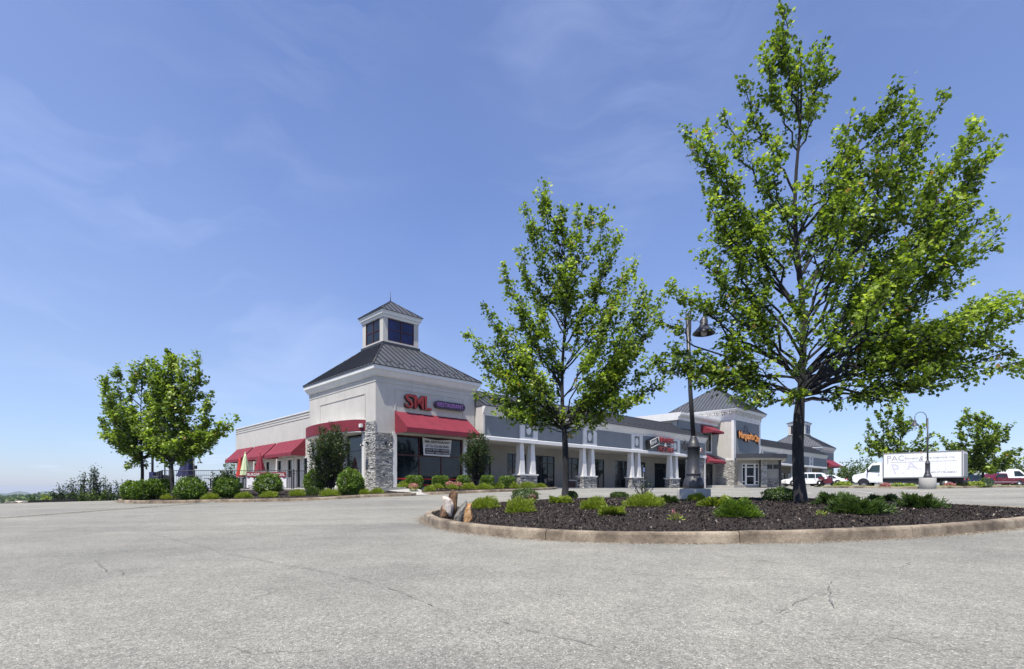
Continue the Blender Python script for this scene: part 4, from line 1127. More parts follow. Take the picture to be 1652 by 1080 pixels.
ring_part(ent, 'cornice', M['white'], 0, EW, 0, EL, [(-.02, EH-.35), (.05, EH-.35), (.05, EH-.05), (.12, EH), (.12, EH+.45), (.18, EH+.5), (.18, EH+.62), (.52, EH+.66), (.52, EH+.80), (.6, EH+.85), (.6, EH+1.0), (-.02, EH+1.0)])
for i in range(9):
    for f, L_ in ((face_y(0), EW), (face_x(0), EL)):
        s = .35+i*(L_-.7)/8
        for ds in (-.12, .12):
            mb = MB(); fbox(mb, f, s+ds-.05, s+ds+.05, -.46, -.12, EH+.42, EH+.62); fbox(mb, f, s+ds-.05, s+ds+.05, -.26, -.12, EH+.22, EH+.42); mb.build('bracket', M['white'], ent)
o = .64; ze = EH+1.0; ap = 12.6; cx, cy = EW/2, EL/2
fr = lambda s, t: (s, -o+(cy+o)*t, ze+(ap-ze)*t); lf = lambda s, t: (-o+(cx+o)*t, s, ze+(ap-ze)*t)
roof_panels(ent, fr, -o, EW+o, cx, cx, .44, M['roof']); roof_panels(ent, lf, -o, EL+o, cy, cy, .44, M['roof'], rib=-.035)
mb = MB(); mb.add([(EW+o, -o, ze), (EW+o, EL+o, ze), (-o, EL+o, ze), (cx, cy, ap)], [(0, 1, 3), (1, 2, 3)]); mb.build('roof_slope', M['roof'], ent)
mb = MB(); mb.box(-o, EW+o, -o, EL+o, ze-.03, ze-.004)
for p in ((-o, -o), (EW+o, -o), (-o, EL+o), (EW+o, EL+o)): mb.tube([(*p, ze+.01), (cx, cy, ap+.01)], .05, 6)
mb.build('hip_cap', M['roofdark'], ent)
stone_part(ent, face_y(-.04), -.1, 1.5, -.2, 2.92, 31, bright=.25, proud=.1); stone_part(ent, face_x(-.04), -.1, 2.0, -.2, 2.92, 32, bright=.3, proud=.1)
mb = MB(); mb.box(-.1, -.04, -.1, 2.02, -.3, 2.93); mb.box(-.1, 1.52, -.1, -.041, -.3, 2.93); mb.build('stone_backing', M['taupe'], ent)
# link block with stacked window and two awnings
cb = EY-1.8+4.66  # facade plane of the link block in the K frame
LBY = 2.0; lbx0 = -9.3
def lk(s): return s
wall_part(ent, 'link_wall', M['grey'], face_y(LBY), lbx0, -.01, 3.0, 7.0, [(-4.0, -1.7, 3.95, 6.0)])
wall_part(ent, 'link_wall', M['taupe'], face_y(LBY+.004), -5.2, -.01, -.4, 3.0, [(-4.9, -1.2, 0, 2.5)])
wall_part(ent, 'link_wall', M['cream'], face_x(lbx0), LBY+.25, 8, 3.0, 7.0, [])
window_part(ent, face_y(LBY), -4.0, -1.7, 3.95, 6.0, 2, 1, .09, 'black', 'glass', .08, 'window')
mb = MB()
for q in ((-4.2, -4.0), (-1.7, -1.5)): fbox(mb, face_y(LBY), q[0], q[1], -.04, .02, 3.75, 6.0)
fbox(mb, face_y(LBY), -4.0, -1.7, -.05, .02, 3.75, 3.95); mb.build('window_trim', M['white'], ent)
window_part(ent, face_y(LBY), -4.9, -1.2, 0, 2.5, 3, 1, .1, 'black', 'glass', .08, 'entrance_door')
mb = MB(); mb.prism([(LBY-.02, 7.0), (LBY-.12, 7.05), (LBY-.12, 7.3), (LBY-.35, 7.45), (LBY-.45, 7.6), (LBY-.45, 7.8), (8, 7.8), (8, 7.0)], lambda a, b, t: (t, a, b), lbx0-.4, -.01); mb.build('link_cornice', M['white'], ent)
awning_part(ent, face_y(LBY), -4.2, -1.4, 7.0-.05, 6.2, 5.95, 1.45); awning_part(ent, face_y(LBY), -5.1, -1.0, 3.55, 2.75, 2.5, 1.5)
# diagonal glass entrance under a flat dark canopy (it faces the lot squarely)
Rinv = Matrix.Rotation(-TH, 3, 'Z'); E0 = W(EX, EY, ZT)
def el(u, D, z): 
    p = Vector(((u-826)/F*D, D, 0)) - Vector((E0.x, E0.y, 0)); p = Rinv @ p; return (p.x, p.y, z)
def fd(D0):      # facade facing the camera side, s in metres of world X, d deeper
    return lambda s, d, z: (lambda p: (p.x, p.y, z))(Rinv @ (Vector((s, D0+d, 0)) - Vector((E0.x, E0.y, 0))))
def wX(u, D): return (u-826)/F*D
D1 = 59.6
fe = fd(D1)
mb = MB(); poly = [(wX(1187, 58.6), 58.6), (wX(1215, 57.9), 57.9), (wX(1245, 57.9), 57.9), (wX(1270, 58.8), 58.8), (wX(1268, 63.5), 63.5), (wX(1192, 60.4), 60.4)]
mb.prism(poly, lambda x, y, t: (lambda p: (p.x, p.y, t))(Rinv @ (Vector((x, y, 0)) - Vector((E0.x, E0.y, 0)))), 3.05, 3.50); mb.build('canopy', M['roofdark'], ent)
poly2 = [((x-31)*.97+31, y+.3) for x, y in poly]
mb = MB(); mb.prism(poly2, lambda x, y, t: (lambda p: (p.x, p.y, t))(Rinv @ (Vector((x, y, 0)) - Vector((E0.x, E0.y, 0)))), 2.85, 3.046); mb.build('canopy_soffit', M['soffit'], ent)
wall_part(ent, 'entry_wall', M['taupe'], fe, wX(1191, D1), wX(1258, D1), -.3, 2.85, [(wX(1197, D1), wX(1224.5, D1), 0, 2.45), (wX(1235.5, D1), wX(1246, D1), 1.85, 2.35), (wX(1247.5, D1), wX(1256, D1), 1.85, 2.35)])
window_part(ent, fe, wX(1197, D1), wX(1203.5, D1), 0, 2.45, 1, 3, .09, 'white', 'glass', .06, 'sidelight', rows=[0, .4, 2.05, 2.45])
window_part(ent, fe, wX(1203.5, D1), wX(1218, D1), 0, 2.45, 1, 3, .11, 'white', 'glass', .05, 'entrance_door', rows=[0, 1.0, 2.05, 2.45])
window_part(ent, fe, wX(1218, D1), wX(1224.5, D1), 0, 2.45, 1, 3, .09, 'white', 'glass', .06, 'sidelight', rows=[0, .4, 2.05, 2.45])
window_part(ent, fe, wX(1235.5, D1), wX(1246, D1), 1.85, 2.35, 2, 1, .05, 'black', 'glass', .05); window_part(ent, fe, wX(1247.5, D1), wX(1256, D1), 1.85, 2.35, 2, 1, .05, 'black', 'glass', .05)
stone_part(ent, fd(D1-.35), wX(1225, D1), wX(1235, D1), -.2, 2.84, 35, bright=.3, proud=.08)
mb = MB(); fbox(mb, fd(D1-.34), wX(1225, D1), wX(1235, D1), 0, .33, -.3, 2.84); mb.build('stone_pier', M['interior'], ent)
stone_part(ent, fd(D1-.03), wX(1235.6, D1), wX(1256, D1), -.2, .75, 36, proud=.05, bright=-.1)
mb = MB(); fbox(mb, fd(D1-.15), wX(1256.5, D1), wX(1259.5, D1), 0, .14, -.3, 2.84); mb.build('entry_post', M['black'], ent)
sg = empty('orange_sign', W(EX+.85, EY-.05, ZT+5.35), TH, 'orange script sign high on the grey entrance tower', 'sign')
rot_text('Margapita', 1, 'signdark', sg, (-.05, -.10, -.06), extrude=.07, width=4.45, height=1.22, back=.045, name='letter_return')
rot_text('Margapita', 1, 'orange', sg, (0, -.20, 0), extrude=.012, width=4.35, height=1.1, back=.025, name='letter_face')
rot_text('City', 1, 'signdark', sg, (4.5, -.10, -.20), extrude=.07, width=1.75, height=1.2, back=.045, name='letter_return')
rot_text('City', 1, 'orange', sg, (4.55, -.20, -.14), extrude=.012, width=1.65, height=1.08, back=.025, name='letter_face')
mb = MB(); mb.tube([(1.6+1.0*t, -.12, 1.15+.75*math.sin(math.pi*t)**.6) for t in np.linspace(0, 1, 13)], .035, 6); mb.tube([(1.3+1.7*t, -.12, 1.10+.12*math.sin(math.pi*t)) for t in np.linspace(0, 1, 9)], .03, 6)
mb.build('hat_outline', M['black'], sg)

# ---------------------------------------------------------------- 4. the row beyond the tower and its end pavilion
FX = 53.7
wing2 = empty('far_storefront_wing', W(FX, S0Y, -.02), TH, 'second grey storefront row beyond the entrance tower, with paired columns', 'building')
y2 = S0Y+3.26
ops2 = [(2+i*4.2, 4.6+i*4.2, 0, 2.5, 2, 2, 'window', [0, 2.0, 2.5]) for i in range(7)]
wing(wing2, 31.9, [2.6, 9.6, 16.6, 23.6], ops2, detail=False)
ft = empty('far_pavilion', W(85.6, 0, -.02), TH, 'distant end pavilion with seamed hip roof and small pale cupola', 'building')
wall_part(ft, 'wall', M['grey'], face_y(0), 0, 7.3, -.3, 6.62, [(1.3, 6.2, 0, 3.3)]); wall_part(ft, 'wall', M['cream'], face_x(0), .25, 9.3, -.3, 6.62, []); wall_part(ft, 'wall', M['cream'], face_x(7.05), .25, 9.3, -.3, 6.62, [])
window_part(ft, face_y(0), 1.3, 6.2, 0, 3.3, 4, 2, .09, 'black', 'glass', .1, 'storefront_window')
hip_tower(ft, 7.3, 9.3, 6.62, 7.25, 9.55, 1.45, 11.4, 12.6, 13.3, detail=False)
awning_part(ft, face_y(0), .7, 6.8, 5.0, 3.9, 3.6, 1.6)
hip_tower(rest, TW, TL, TH_, 7.28, 9.62, 1.43, 11.45, 13.15, 13.85)

# shop signs on the first row
sg = empty('black_diamond_sign', W(S0X+20.55, S0Y-.02, 3.72), TH, 'tilted black box sign with white outline and white lettering on the grey row', 'sign')
mb = MB(); q = [(.1, .0), (1.5, .62), (1.35, 1.25), (0, .72)]
mb.prism([(.1, -.02), (1.75, .50), (1.55, 1.28), (-.05, .76)], lambda a, b, t: (a, t, b), -.38, .06); mb.build('sign_box', M['black'], sg)
mb = MB()
pp = [(.16, .06), (1.66, .54), (1.49, 1.2), (.03, .72)]
for a, b in zip(pp, pp[1:]+pp[:1]): mb.tube([(a[0], -.4, a[1]), (b[0], -.4, b[1])], .028, 5)
mb.build('outline', M['white'], sg)
rot_text('BAR', 1, 'white', sg, (.27, -.395, .32), extrude=.01, width=1.05, height=.38, name='lettering', tilt=R(-18))
sg = empty('red_letter_sign', W(S0X+22.15, S0Y-.02, 3.55), TH, 'two stacked lines of dark red letters beside the tilted black box sign', 'sign')
rot_text('BURGERS', 1, 'signred', sg, (0, -.22, .92), extrude=.05, width=3.1, height=.48, back=.012)
rot_text('&', 1, 'white', sg, (1.35, -.22, .52), extrude=.05, width=.34, height=.34)
rot_text('PIZZAS', 1, 'signred', sg, (.1, -.22, -.02), extrude=.05, width=3.0, height=.48, back=.012)
mb = MB(); mb.box(0, 3.1, -.18, .06, .62, .72); mb.build('raceway', M['greypaint'], sg)
sg = empty('pink_red_sign', W(S0X+27.6, S0Y-.02, 3.85), TH, 'small glossy red and white lettered sign at the end of the grey row', 'sign')
rot_text('NAILS', 1, 'white', sg, (1.45, -.14, .02), extrude=.03, width=2.7, height=.52, back=.06, name='letter_outline'); rot_text('NAILS', 1, 'signred', sg, (1.5, -.2, .05), extrude=.02, width=2.6, height=.46)
mb = MB(); mb.lathe([(.22, 0), (.26, .02), (.26, .08), (.22, .1)], n=16); o = mb.build('round_logo', M['black'], sg, loc=(.5, -.02, .35)); o.rotation_euler = (R(90), 0, 0)
# vinyl banner hanging in the restaurant window
bx0 = lx(681, -.1)
bn = empty('buffet_banner', W(bx0, -.12, 2.05), TH, 'white vinyl buffet banner sagging across the top of the big dark window', 'banner')
mb = MB(); vs = []; fs = []; n = 16; bw = 2.32; bh = 1.12
for i in range(n+1):
    for j in range(5):
        t = i/n; k = j/4; ins = .10*(1-k)*(1 if t < .5 else 1.6)
        x = ins*(1-2*t)+bw*t; z = bh*k - .09*math.sin(math.pi*t)*k - .02*t
        for d in (0, .006): vs.append((x, -.02*math.sin(t*7+k*2)+d, z))
def ix(i, j, d): return (i*5+j)*2+d
for i in range(n):
    for j in range(4):
        fs += [(ix(i,j,0), ix(i+1,j,0), ix(i+1,j+1,0), ix(i,j+1,0)), (ix(i,j,1), ix(i,j+1,1), ix(i+1,j+1,1), ix(i+1,j,1))]
mb.add(vs, fs, True); mb.build('sheet', M['vinyl'], bn, fix=False)
rot_text('SML RESTAURANT', 1, 'ink', bn, (.16, -.034, .80), extrude=.002, width=2.0, height=.15, back=.012)
rot_text('All You Can Eat Buffet', 1, 'ink', bn, (.2, -.034, .53), extrude=.002, width=1.9, height=.17, shear=.4, back=.008)
mb = MB(); mb.box(.2, 2.12, -.036, -.03, .09, .46); mb.build('print_block', M['signdark'], bn)
rot_text('ONLY $10.95 - LUNCH', 1, 'vinyl', bn, (.27, -.042, .30), extrude=.002, width=1.78, height=.12); rot_text('THURSDAY - FRIDAY - SUNDAY', 1, 'vinyl', bn, (.25, -.042, .13), extrude=.002, width=1.8, height=.10)
# ================================================================= PLANTS
def vis_v(p): return 788-F*(p[2]-1)/p[1]
def on_bed(bed, u, v):
    best = None
    for D in np.arange(6.5, 38, .08):
        X = (u-826)/F*D; d = math.hypot(X-bed.c[0], D-bed.c[1])
        out = max(0.0, d - float(bed.rad(math.atan2(D-bed.c[1], X-bed.c[0])))+.03)
        z = float(bed.z(X, D)); e = abs(788-F*(z-1)/D - v) + out*12
        if best is None or e < best[0]: best = (e, Vector((X, D, z)))
    return best[1]
def shrub_mesh(kind, w, h, leaf, n, mat, seed, name='foliage', depth=None, lump=.14):
    """leaf cloud of a shrub, base at the origin, w wide, h tall"""
    rng = np.random.default_rng(seed); dpt = depth or w
    d = rvec(n, rng)
    if kind == 'box':
        q = np.abs(d)**6; r = 1/(q.sum(1))**(1/6)
        d2 = d*r[:, None]
        rad = (.72+.28*rng.random(n)**.45)
        P = d2*rad[:, None]*np.array([w/2, dpt/2, h/2]); P[:, 2] += h/2
    elif kind == 'round':
        rad = (.62+.38*rng.random(n)**.5)
        lumps = np.array([mnoise.noise(Vector((a*2.4+seed, b*2.4, c*2.4))) for a, b, c in d])
        rad *= 1+lump*lumps*2
        P = d*rad[:, None]*np.array([w/2, dpt/2, h*.54]); P[:, 2] = np.maximum(P[:, 2]+h*.47, .02)
    elif kind == 'mound':
        d[:, 2] = np.abs(d[:, 2]); rad = (.45+.55*rng.random(n)**.5)
        lumps = np.array([mnoise.noise(Vector((a*2.2+seed, b*2.2, c*2.2))) for a, b, c in d])
        rad *= 1+.42*lumps
        P = d*rad[:, None]*np.array([w/2, dpt/2, h*.92])
    elif kind == 'spray':
        k = max(10, int(n/110)); a = rng.uniform(0, 2*np.pi, k); el_ = rng.uniform(.12, 1.15, k); L = (.55+.45*rng.random(k))
        i = rng.integers(0, k, n); t = rng.random(n)**.6
        r = L[i]*t*w*.55*np.cos(el_[i]*.8); z = h*1.05*L[i]*(np.sin(el_[i])*t - .25*t*t)+.02
        P = np.stack([r*np.cos(a[i])*1.0, r*np.sin(a[i])*dpt/w, z], 1)+rng.normal(size=(n, 3))*w*.024
        P[:, 2] = np.maximum(P[:, 2], .005); d = np.stack([np.cos(a[i]), np.sin(a[i]), .5+el_[i]*.5], 1)
    nr = d*.9+rvec(n, rng)*.7+np.array([0, 0, .35])
    if kind in ('mound',): dd = d*.9+rvec(n, rng)*.6+np.array([0, 0, .38]); shp = BLADE; nr = rvec(n, rng)
    elif kind == 'spray': dd = d*.8+rvec(n, rng)*.55+np.array([0, 0, .2]); shp = BLADE; nr = rvec(n, rng)
    else: dd = rvec(n, rng)*.8+d*.6+np.array([0, 0, .25]); shp = OVAL
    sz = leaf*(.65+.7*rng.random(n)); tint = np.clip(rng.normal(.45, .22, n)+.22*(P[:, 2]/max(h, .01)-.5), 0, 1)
    if shp is BLADE: shp = BLADE*np.array([1.7, 1, 1])
    return cloud_mesh(name, shp, P, nr, dd, sz, M[mat], tint)
SEED = [100]
def shrub(name, loc, kind, w, h, leaf, n, mat, label, group=None, depth=None, cat='shrub'):
    SEED[0] += 1
    o = link(name, shrub_mesh(kind, w, h, leaf, n, mat, SEED[0], name, depth), None, loc)
    o.rotation_euler = (0, 0, random.uniform(0, .3)); return tag(o, label, cat, group)
def by_box(bed, u0, u1, v0, v1):
    p = on_bed(bed, (u0+u1)/2, v1-.5); k = p.y/F; p = p.copy()
    w = (u1-u0)*k; return p, w, (v1-v0)*k
GI = 'low shrubs in the mulched island'
for u0, u1, v0, v1, kind, mat, lab in [
    (761, 806, 803.5, 821, 'mound', 'lime', 'lime tufted mound nearest the two upright rocks in the island'),
    (816, 862, 806, 828, 'mound', 'lime', 'lime tufted mound in front of the dark bush with a pink flower'),
    (826, 869, 791, 810, 'round', 'juniper', 'dark rounded bush between the upright rocks and the slim maple'),
    (886, 922, 801, 813, 'spray', 'lime', 'spreading yellow-green sprig at the foot of the slim maple'),
    (911, 931, 793, 804, 'round', 'juniper', 'small dark bush tucked just behind the slim maple trunk'),
    (938, 976, 804, 822, 'mound', 'lime', 'rounded lime mound alone between slim maple and sparse pale shrub'),
    (966, 1009, 819, 833, 'spray', 'lime', 'flat trailing lime sprig nearest the kerb in mid island'),
    (985, 1013, 796, 804.5, 'round', 'juniper', 'low dark tuft on the island rim before the stone piers'),
    (1010, 1070, 798, 818, 'mound', 'lime', 'wide lime mound under the sparse pale shrub'),
    (1064, 1091, 799, 813, 'spray', 'juniper', 'dark green tuft beside the lamp pedestal on its slim maple side'),
    (1109, 1138, 799, 809, 'mound', 'lime', 'small lime tuft touching the lamp pedestal'),
    (1130, 1182, 797, 818, 'spray', 'lime', 'olive-green spreading shrub just past the lamp pedestal'),
    (1161, 1223, 807, 834, 'mound', 'hedge', 'largest bright green dome of fine leaves before the lamp pedestal'),
    (1232, 1286, 790, 809, 'round', 'juniper', 'dark bush touching the foot of the big maple'),
    (1316, 1381, 793, 815, 'spray', 'juniper', 'feathery yellow-tipped juniper just past the big maple trunk'),
    (1342, 1437, 799, 829, 'spray', 'juniper', 'largest sprawling dark juniper of the island'),
    (1402, 1447, 795, 812, 'spray', 'juniper', 'small juniper peeking behind the sprawling dark one'),
    (1450, 1521, 795, 820, 'spray', 'juniper', 'last feathery juniper before the island tip')]:
    p, w, h = by_box(ISL, u0, u1, v0, v1)
    n = int({'mound': 8500, 'spray': 7500, 'round': 4200}[kind]*min(1.6, max(.5, w)))
    leaf = {'mound': .042, 'spray': .065, 'round': .04}[kind]
    shrub('low_shrub' if kind != 'spray' else 'juniper', p, kind, w*1.04, h*1.08, leaf, n, mat, lab, GI, depth=w*.85)
# small sparse pale shrub
p, w, h = by_box(ISL, 1018, 1056, 770, 801)
limbs = []
rr = random.Random(3)
for i in range(13):
    a = rr.uniform(0, 6.28); q = rr.uniform(.15, .5)*w; zz = rr.uniform(.35, 1)*h; limbs.append(((0, 0, .02), (q*math.cos(a), q*math.sin(a)*.8, zz), .008))
tree('sparse_shrub', p, [(0, 0, -.02), (0, 0, .05)], [.012, .01], limbs, .055, 60, 'sparse upright shrub with pale curled leaves before the third stone pier', cat='shrub', shape=OVAL, leafmat='leafdark', twig_len=.12, twig_gap=.06, seed=5, clad=.3, tube_n=4, spread=.03, droop=0)
# tiny flowers in the mulch
def flower(bed, u, v, s, lab, n=60):
    p = on_bed(bed, u, v); r = empty('flowering_plant', p, label=lab, cat='flower', group='small pink flowers in the beds')
    link('foliage', shrub_mesh('mound', s*1.2, s*.7, .05, n*2, 'lime', int(u)), r); 
    m = shrub_mesh('mound', s*.9, s, .045, n, 'pinklf', int(u)+1, 'blossom'); link('blossom', m, r, (0, 0, s*.25))
flower(ISL, 858, 812, .22, 'single pink bloom against the dark bush in the island')
flower(ISL, 1091, 839, .16, 'tiny pink seedling alone in the open mulch near the kerb', 30)
shrub('weed', on_bed(ISL, 1325, 832), 'mound', .14, .07, .05, 60, 'lime', 'tiny weed in the open mulch before the big maple', cat='weed')

# upright rocks
import bmesh
def rock_mesh(name, dims, seed, mats, planes, sub=4, rough=.16):
    bm = bmesh.new(); bmesh.ops.create_icosphere(bm, subdivisions=sub, radius=1)
    for v in bm.verts:
        p = v.co.copy()
        for n, d in planes:
            n = Vector(n).normalized(); e = p.dot(n)-d
            if e > 0: p -= n*e*.96
        k = 1+rough*(mnoise.noise(p*1.7+Vector((seed, 0, 0)))+.5*mnoise.noise(p*4.1+Vector((0, seed, 0)))+.25*mnoise.noise(p*9+Vector((0, 0, seed))))
        p *= k; v.co = Vector((p.x*dims[0], p.y*dims[1], p.z*dims[2]))
    for f in bm.faces: f.smooth = False
    me = bpy.data.meshes.new(name); bm.to_mesh(me); bm.free()
    for m in mats: me.materials.append(M[m])
    return me
p = on_bed(ISL, 724, 838); k = p.y/F
rk = empty('upright_rock', p, label='tall brown upright rock with a pale quartz face at the island tip', cat='rock', group='upright rocks at the island tip')
o = link('rock_body', rock_mesh('rock_body', (11*k, 10*k, 28*k), 2, ['rustrock'], [((1, 0, .25), .8), ((-1, .1, .5), .7), ((0, -1, .15), .6)]), rk, (3*k, 6*k, 21*k)); o.rotation_euler = (R(6), R(10), 0)
o = link('pale_face', rock_mesh('pale_face', (11*k, 5.5*k, 18*k), 5, ['quartz'], [((0, -1, .12), .42), ((1, -.3, -.5), .62), ((-1, -.2, .35), .66), ((.25, -.2, 1), .72), ((-.4, -.6, -1), .7), ((.9, -.3, .3), .68)], sub=3, rough=.16), rk, (-1.5*k, -4*k, 21*k)); o.rotation_euler = (R(14), R(-9), R(-12))
o = link('rock_foot', rock_mesh('rock_foot', (7*k, 8*k, 13*k), 7, ['rustrock'], [((-.8, -.5, .4), .6)]), rk, (-8*k, 2*k, 10*k)); o.rotation_euler = (0, R(-5), 0)
p = on_bed(ISL, 749, 843); k = p.y/F
rk = empty('upright_rock', p, label='shorter split rock, grey on one side and ochre on the other', cat='rock', group='upright rocks at the island tip')
o = link('grey_half', rock_mesh('grey_half', (10*k, 9*k, 21*k), 11, ['greyrock'], [((-.8, -.3, .7), .45), ((-1, 0, .2), .75)]), rk, (-5.5*k, 2*k, 15*k)); o.rotation_euler = (0, R(16), 0)
o = link('ochre_half', rock_mesh('ochre_half', (8*k, 7.5*k, 18*k), 13, ['orangerock'], [((.9, -.2, .4), .7), ((0, -1, 0), .6), ((-.3, -.5, 1), .75)]), rk, (6.5*k, -1*k, 13.5*k)); o.rotation_euler = (0, R(6), 0)

# planter before the patio and the tower
GH = 'clipped round shrubs in the planter by the patio'
for u0, u1, v0, v1, lab in [
    (198, 226, 778, 806, 'outermost round shrub at the open end of the patio planter'), (213, 243, 777, 807, 'second round shrub from the open end of the patio planter'),
    (236, 262, 775, 805, 'round shrub between the two maple trunks on the side of the open end'), (254, 277, 776, 804, 'round shrub touching the front maple trunk in the patio planter'),
    (286, 330, 773, 806, 'round shrub under the closed navy umbrella'), (346, 386, 770, 803, 'round shrub between navy and red umbrellas'),
    (412, 453, 766, 800, 'round shrub covering the middle of the burger banner'), (492, 526, 760, 795, 'round shrub beside the crape myrtle on its patio side'), (545, 586, 760, 798, 'round shrub beside the crape myrtle on its tower side')]:
    p, w, h = by_box(B1, u0, u1, v0, v1)
    shrub('round_shrub', p, 'round', w*1.02, h*1.03, .085, int(4600*w*h/1.3), 'hedge', lab, GH)
GM = 'low mounds along the patio planter kerb'
for u0, u1, v0, v1, lab in [
    (262, 284, 798, 806, 'low mound at the foot of the front maple in the patio planter'), (328, 352, 797, 806, 'low mound below the gap past the navy umbrella shrub'), (381, 406, 795, 804, 'low mound under the white patio umbrella side of the burger banner'),
    (421, 448, 794, 803, 'low mound directly before the burger banner shrub'), (468, 492, 791, 801, 'low mound below the black patio gate'), (492, 514, 787, 800, 'taller dark-edged mound before the crape myrtle'),
    (517, 549, 790, 801, 'broad flat mound at the foot of the patio side crape myrtle'), (579, 597, 790, 798, 'small mound by the black pot sculpture'), (599, 619, 789, 797, 'small mound where the planter meets the tower walk'), (626, 652, 780, 790, 'lime mound right under the stone corner pilaster')]:
    bed = B1 if u0 < 620 else B2
    p, w, h = by_box(bed, u0, u1, v0, v1)
    if u0 > 620: p = W(1.1, -1.5, .0); 
    shrub('low_mound', p, 'mound', w, h*1.05, .075, int(2600*max(.5, w)), 'lime' if u0 != 492 else 'juniper', lab, GM)
GB = 'box-clipped shrubs under the restaurant window'
for i, (u0, u1, v0, v1, lab) in enumerate([
    (656, 681, 766, 787, 'box-clipped shrub nearest the stone corner pilaster'), (698, 722.5, 766, 786.5, 'box-clipped shrub under the white buffet banner'), (738, 763, 765, 786, 'box-clipped shrub on the window side of the second crape myrtle'),
    (775, 796, 765, 786, 'box-clipped shrub just past the second crape myrtle'), (806, 830, 764, 784, 'box-clipped shrub next to the first stone pier')]):
    k = [31.0, 31.9, 33.0, 34.0, 35.0][i]; w = (u1-u0)*k/F; h = (v1-v0)*k/F
    p = at((u0+u1)/2, k, 1.0-(v1-788.0)*0-.04)
    shrub('box_shrub', p, 'box', w, h, .075, 3800, 'hedge', lab, GB)
GL = 'low mounds along the storefront planter'
for u0, u1, v0, v1, lab in [
    (685, 702, 784, 793, 'low lime mound at the rock end of the storefront planter'), (699, 715, 782, 789, 'lime mound just behind the first storefront planter mound'), (724, 738, 783, 790, 'pale small mound by the pink azalea pair'),
    (744, 768, 780, 790, 'lime mound at the foot of the second crape myrtle'), (767, 793, 781, 790.5, 'widest lime mound past the second crape myrtle'), (794, 814, 780, 789.5, 'yellow-green mound before the taupe wall'),
    (823, 838, 780, 789, 'small mound past the last pink azalea'), (837, 865, 778, 788.5, 'dense mound before the first stone pier'), (863, 881, 780, 788, 'last mound at the far end of the storefront planter')]:
    p, w, h = by_box(B2, u0, u1, v0, v1); shrub('low_mound', p, 'mound', w, h*1.05, .075, int(2600*max(.5, w)), 'lime', lab, GL)
for i, (u, v, lab) in enumerate([(667, 790, 'pink azalea between the first two box shrubs'), (726, 788, 'pink azalea behind the brown rock tip, first of a pair'), (738, 789, 'pink azalea behind the brown rock tip, second of a pair'), (764, 787, 'pink azalea at the second crape myrtle trunk'), (824, 784, 'pink azalea before the last box shrub')]):
    p = on_bed(B2, u, v); r = empty('azalea', p, label=lab, cat='shrub', group='pink azaleas in the storefront planter')
    link('foliage', shrub_mesh('round', .48, .32, .05, 500, 'lime', 900+i), r); link('blossom', shrub_mesh('round', .50, .28, .06, 420, 'pinklf', 950+i, 'blossom'), r, (0, 0, .12))

# crape myrtles: several stems from the ground, dense dark crown
def crape(u, D, z, w, h, ztrunk, lab, seed):
    rr = random.Random(seed); limbs = []; k = D/F; w *= k; h *= k; b = ztrunk*k
    for i in range(90):
        a = rr.uniform(0, 6.28); q = rr.random()**.5; zz = rr.random()
        rad = w*.5*math.sin(math.pi*(.12+.8*zz))**.55*(.93 if zz < .6 else .82)
        limbs.append(((q*.08*math.cos(a), q*.08*math.sin(a), b*rr.uniform(.2, .75)), (q*rad*math.cos(a), q*rad*math.sin(a), b*.80+(h-b)*zz**1.05), .016))
    for i in range(5):
        a = i*1.26+.4; limbs.append(((.05*math.cos(a), .05*math.sin(a), 0), (.3*math.cos(a), .3*math.sin(a), b*1.5), .03))
    return tree('crape_myrtle', at(u, D, z), [(0, 0, -.05), (.02, 0, b*.5), (0, 0, b)], [.05, .035, .03], limbs, .085, 80, lab, 'tree', 'crape myrtles by the restaurant', OVAL, 'leafdark', .34, .085, seed, .55, 5, .07, 0)
crape(533, 29.2, on_bed(B1, 533, 797).z, 84, 118, 30, 'dark crape myrtle before the rounded red canopy', 3)
crape(768, 31.3, .97, 62, 96, 34, 'dark crape myrtle at the end of the red window awning', 9)

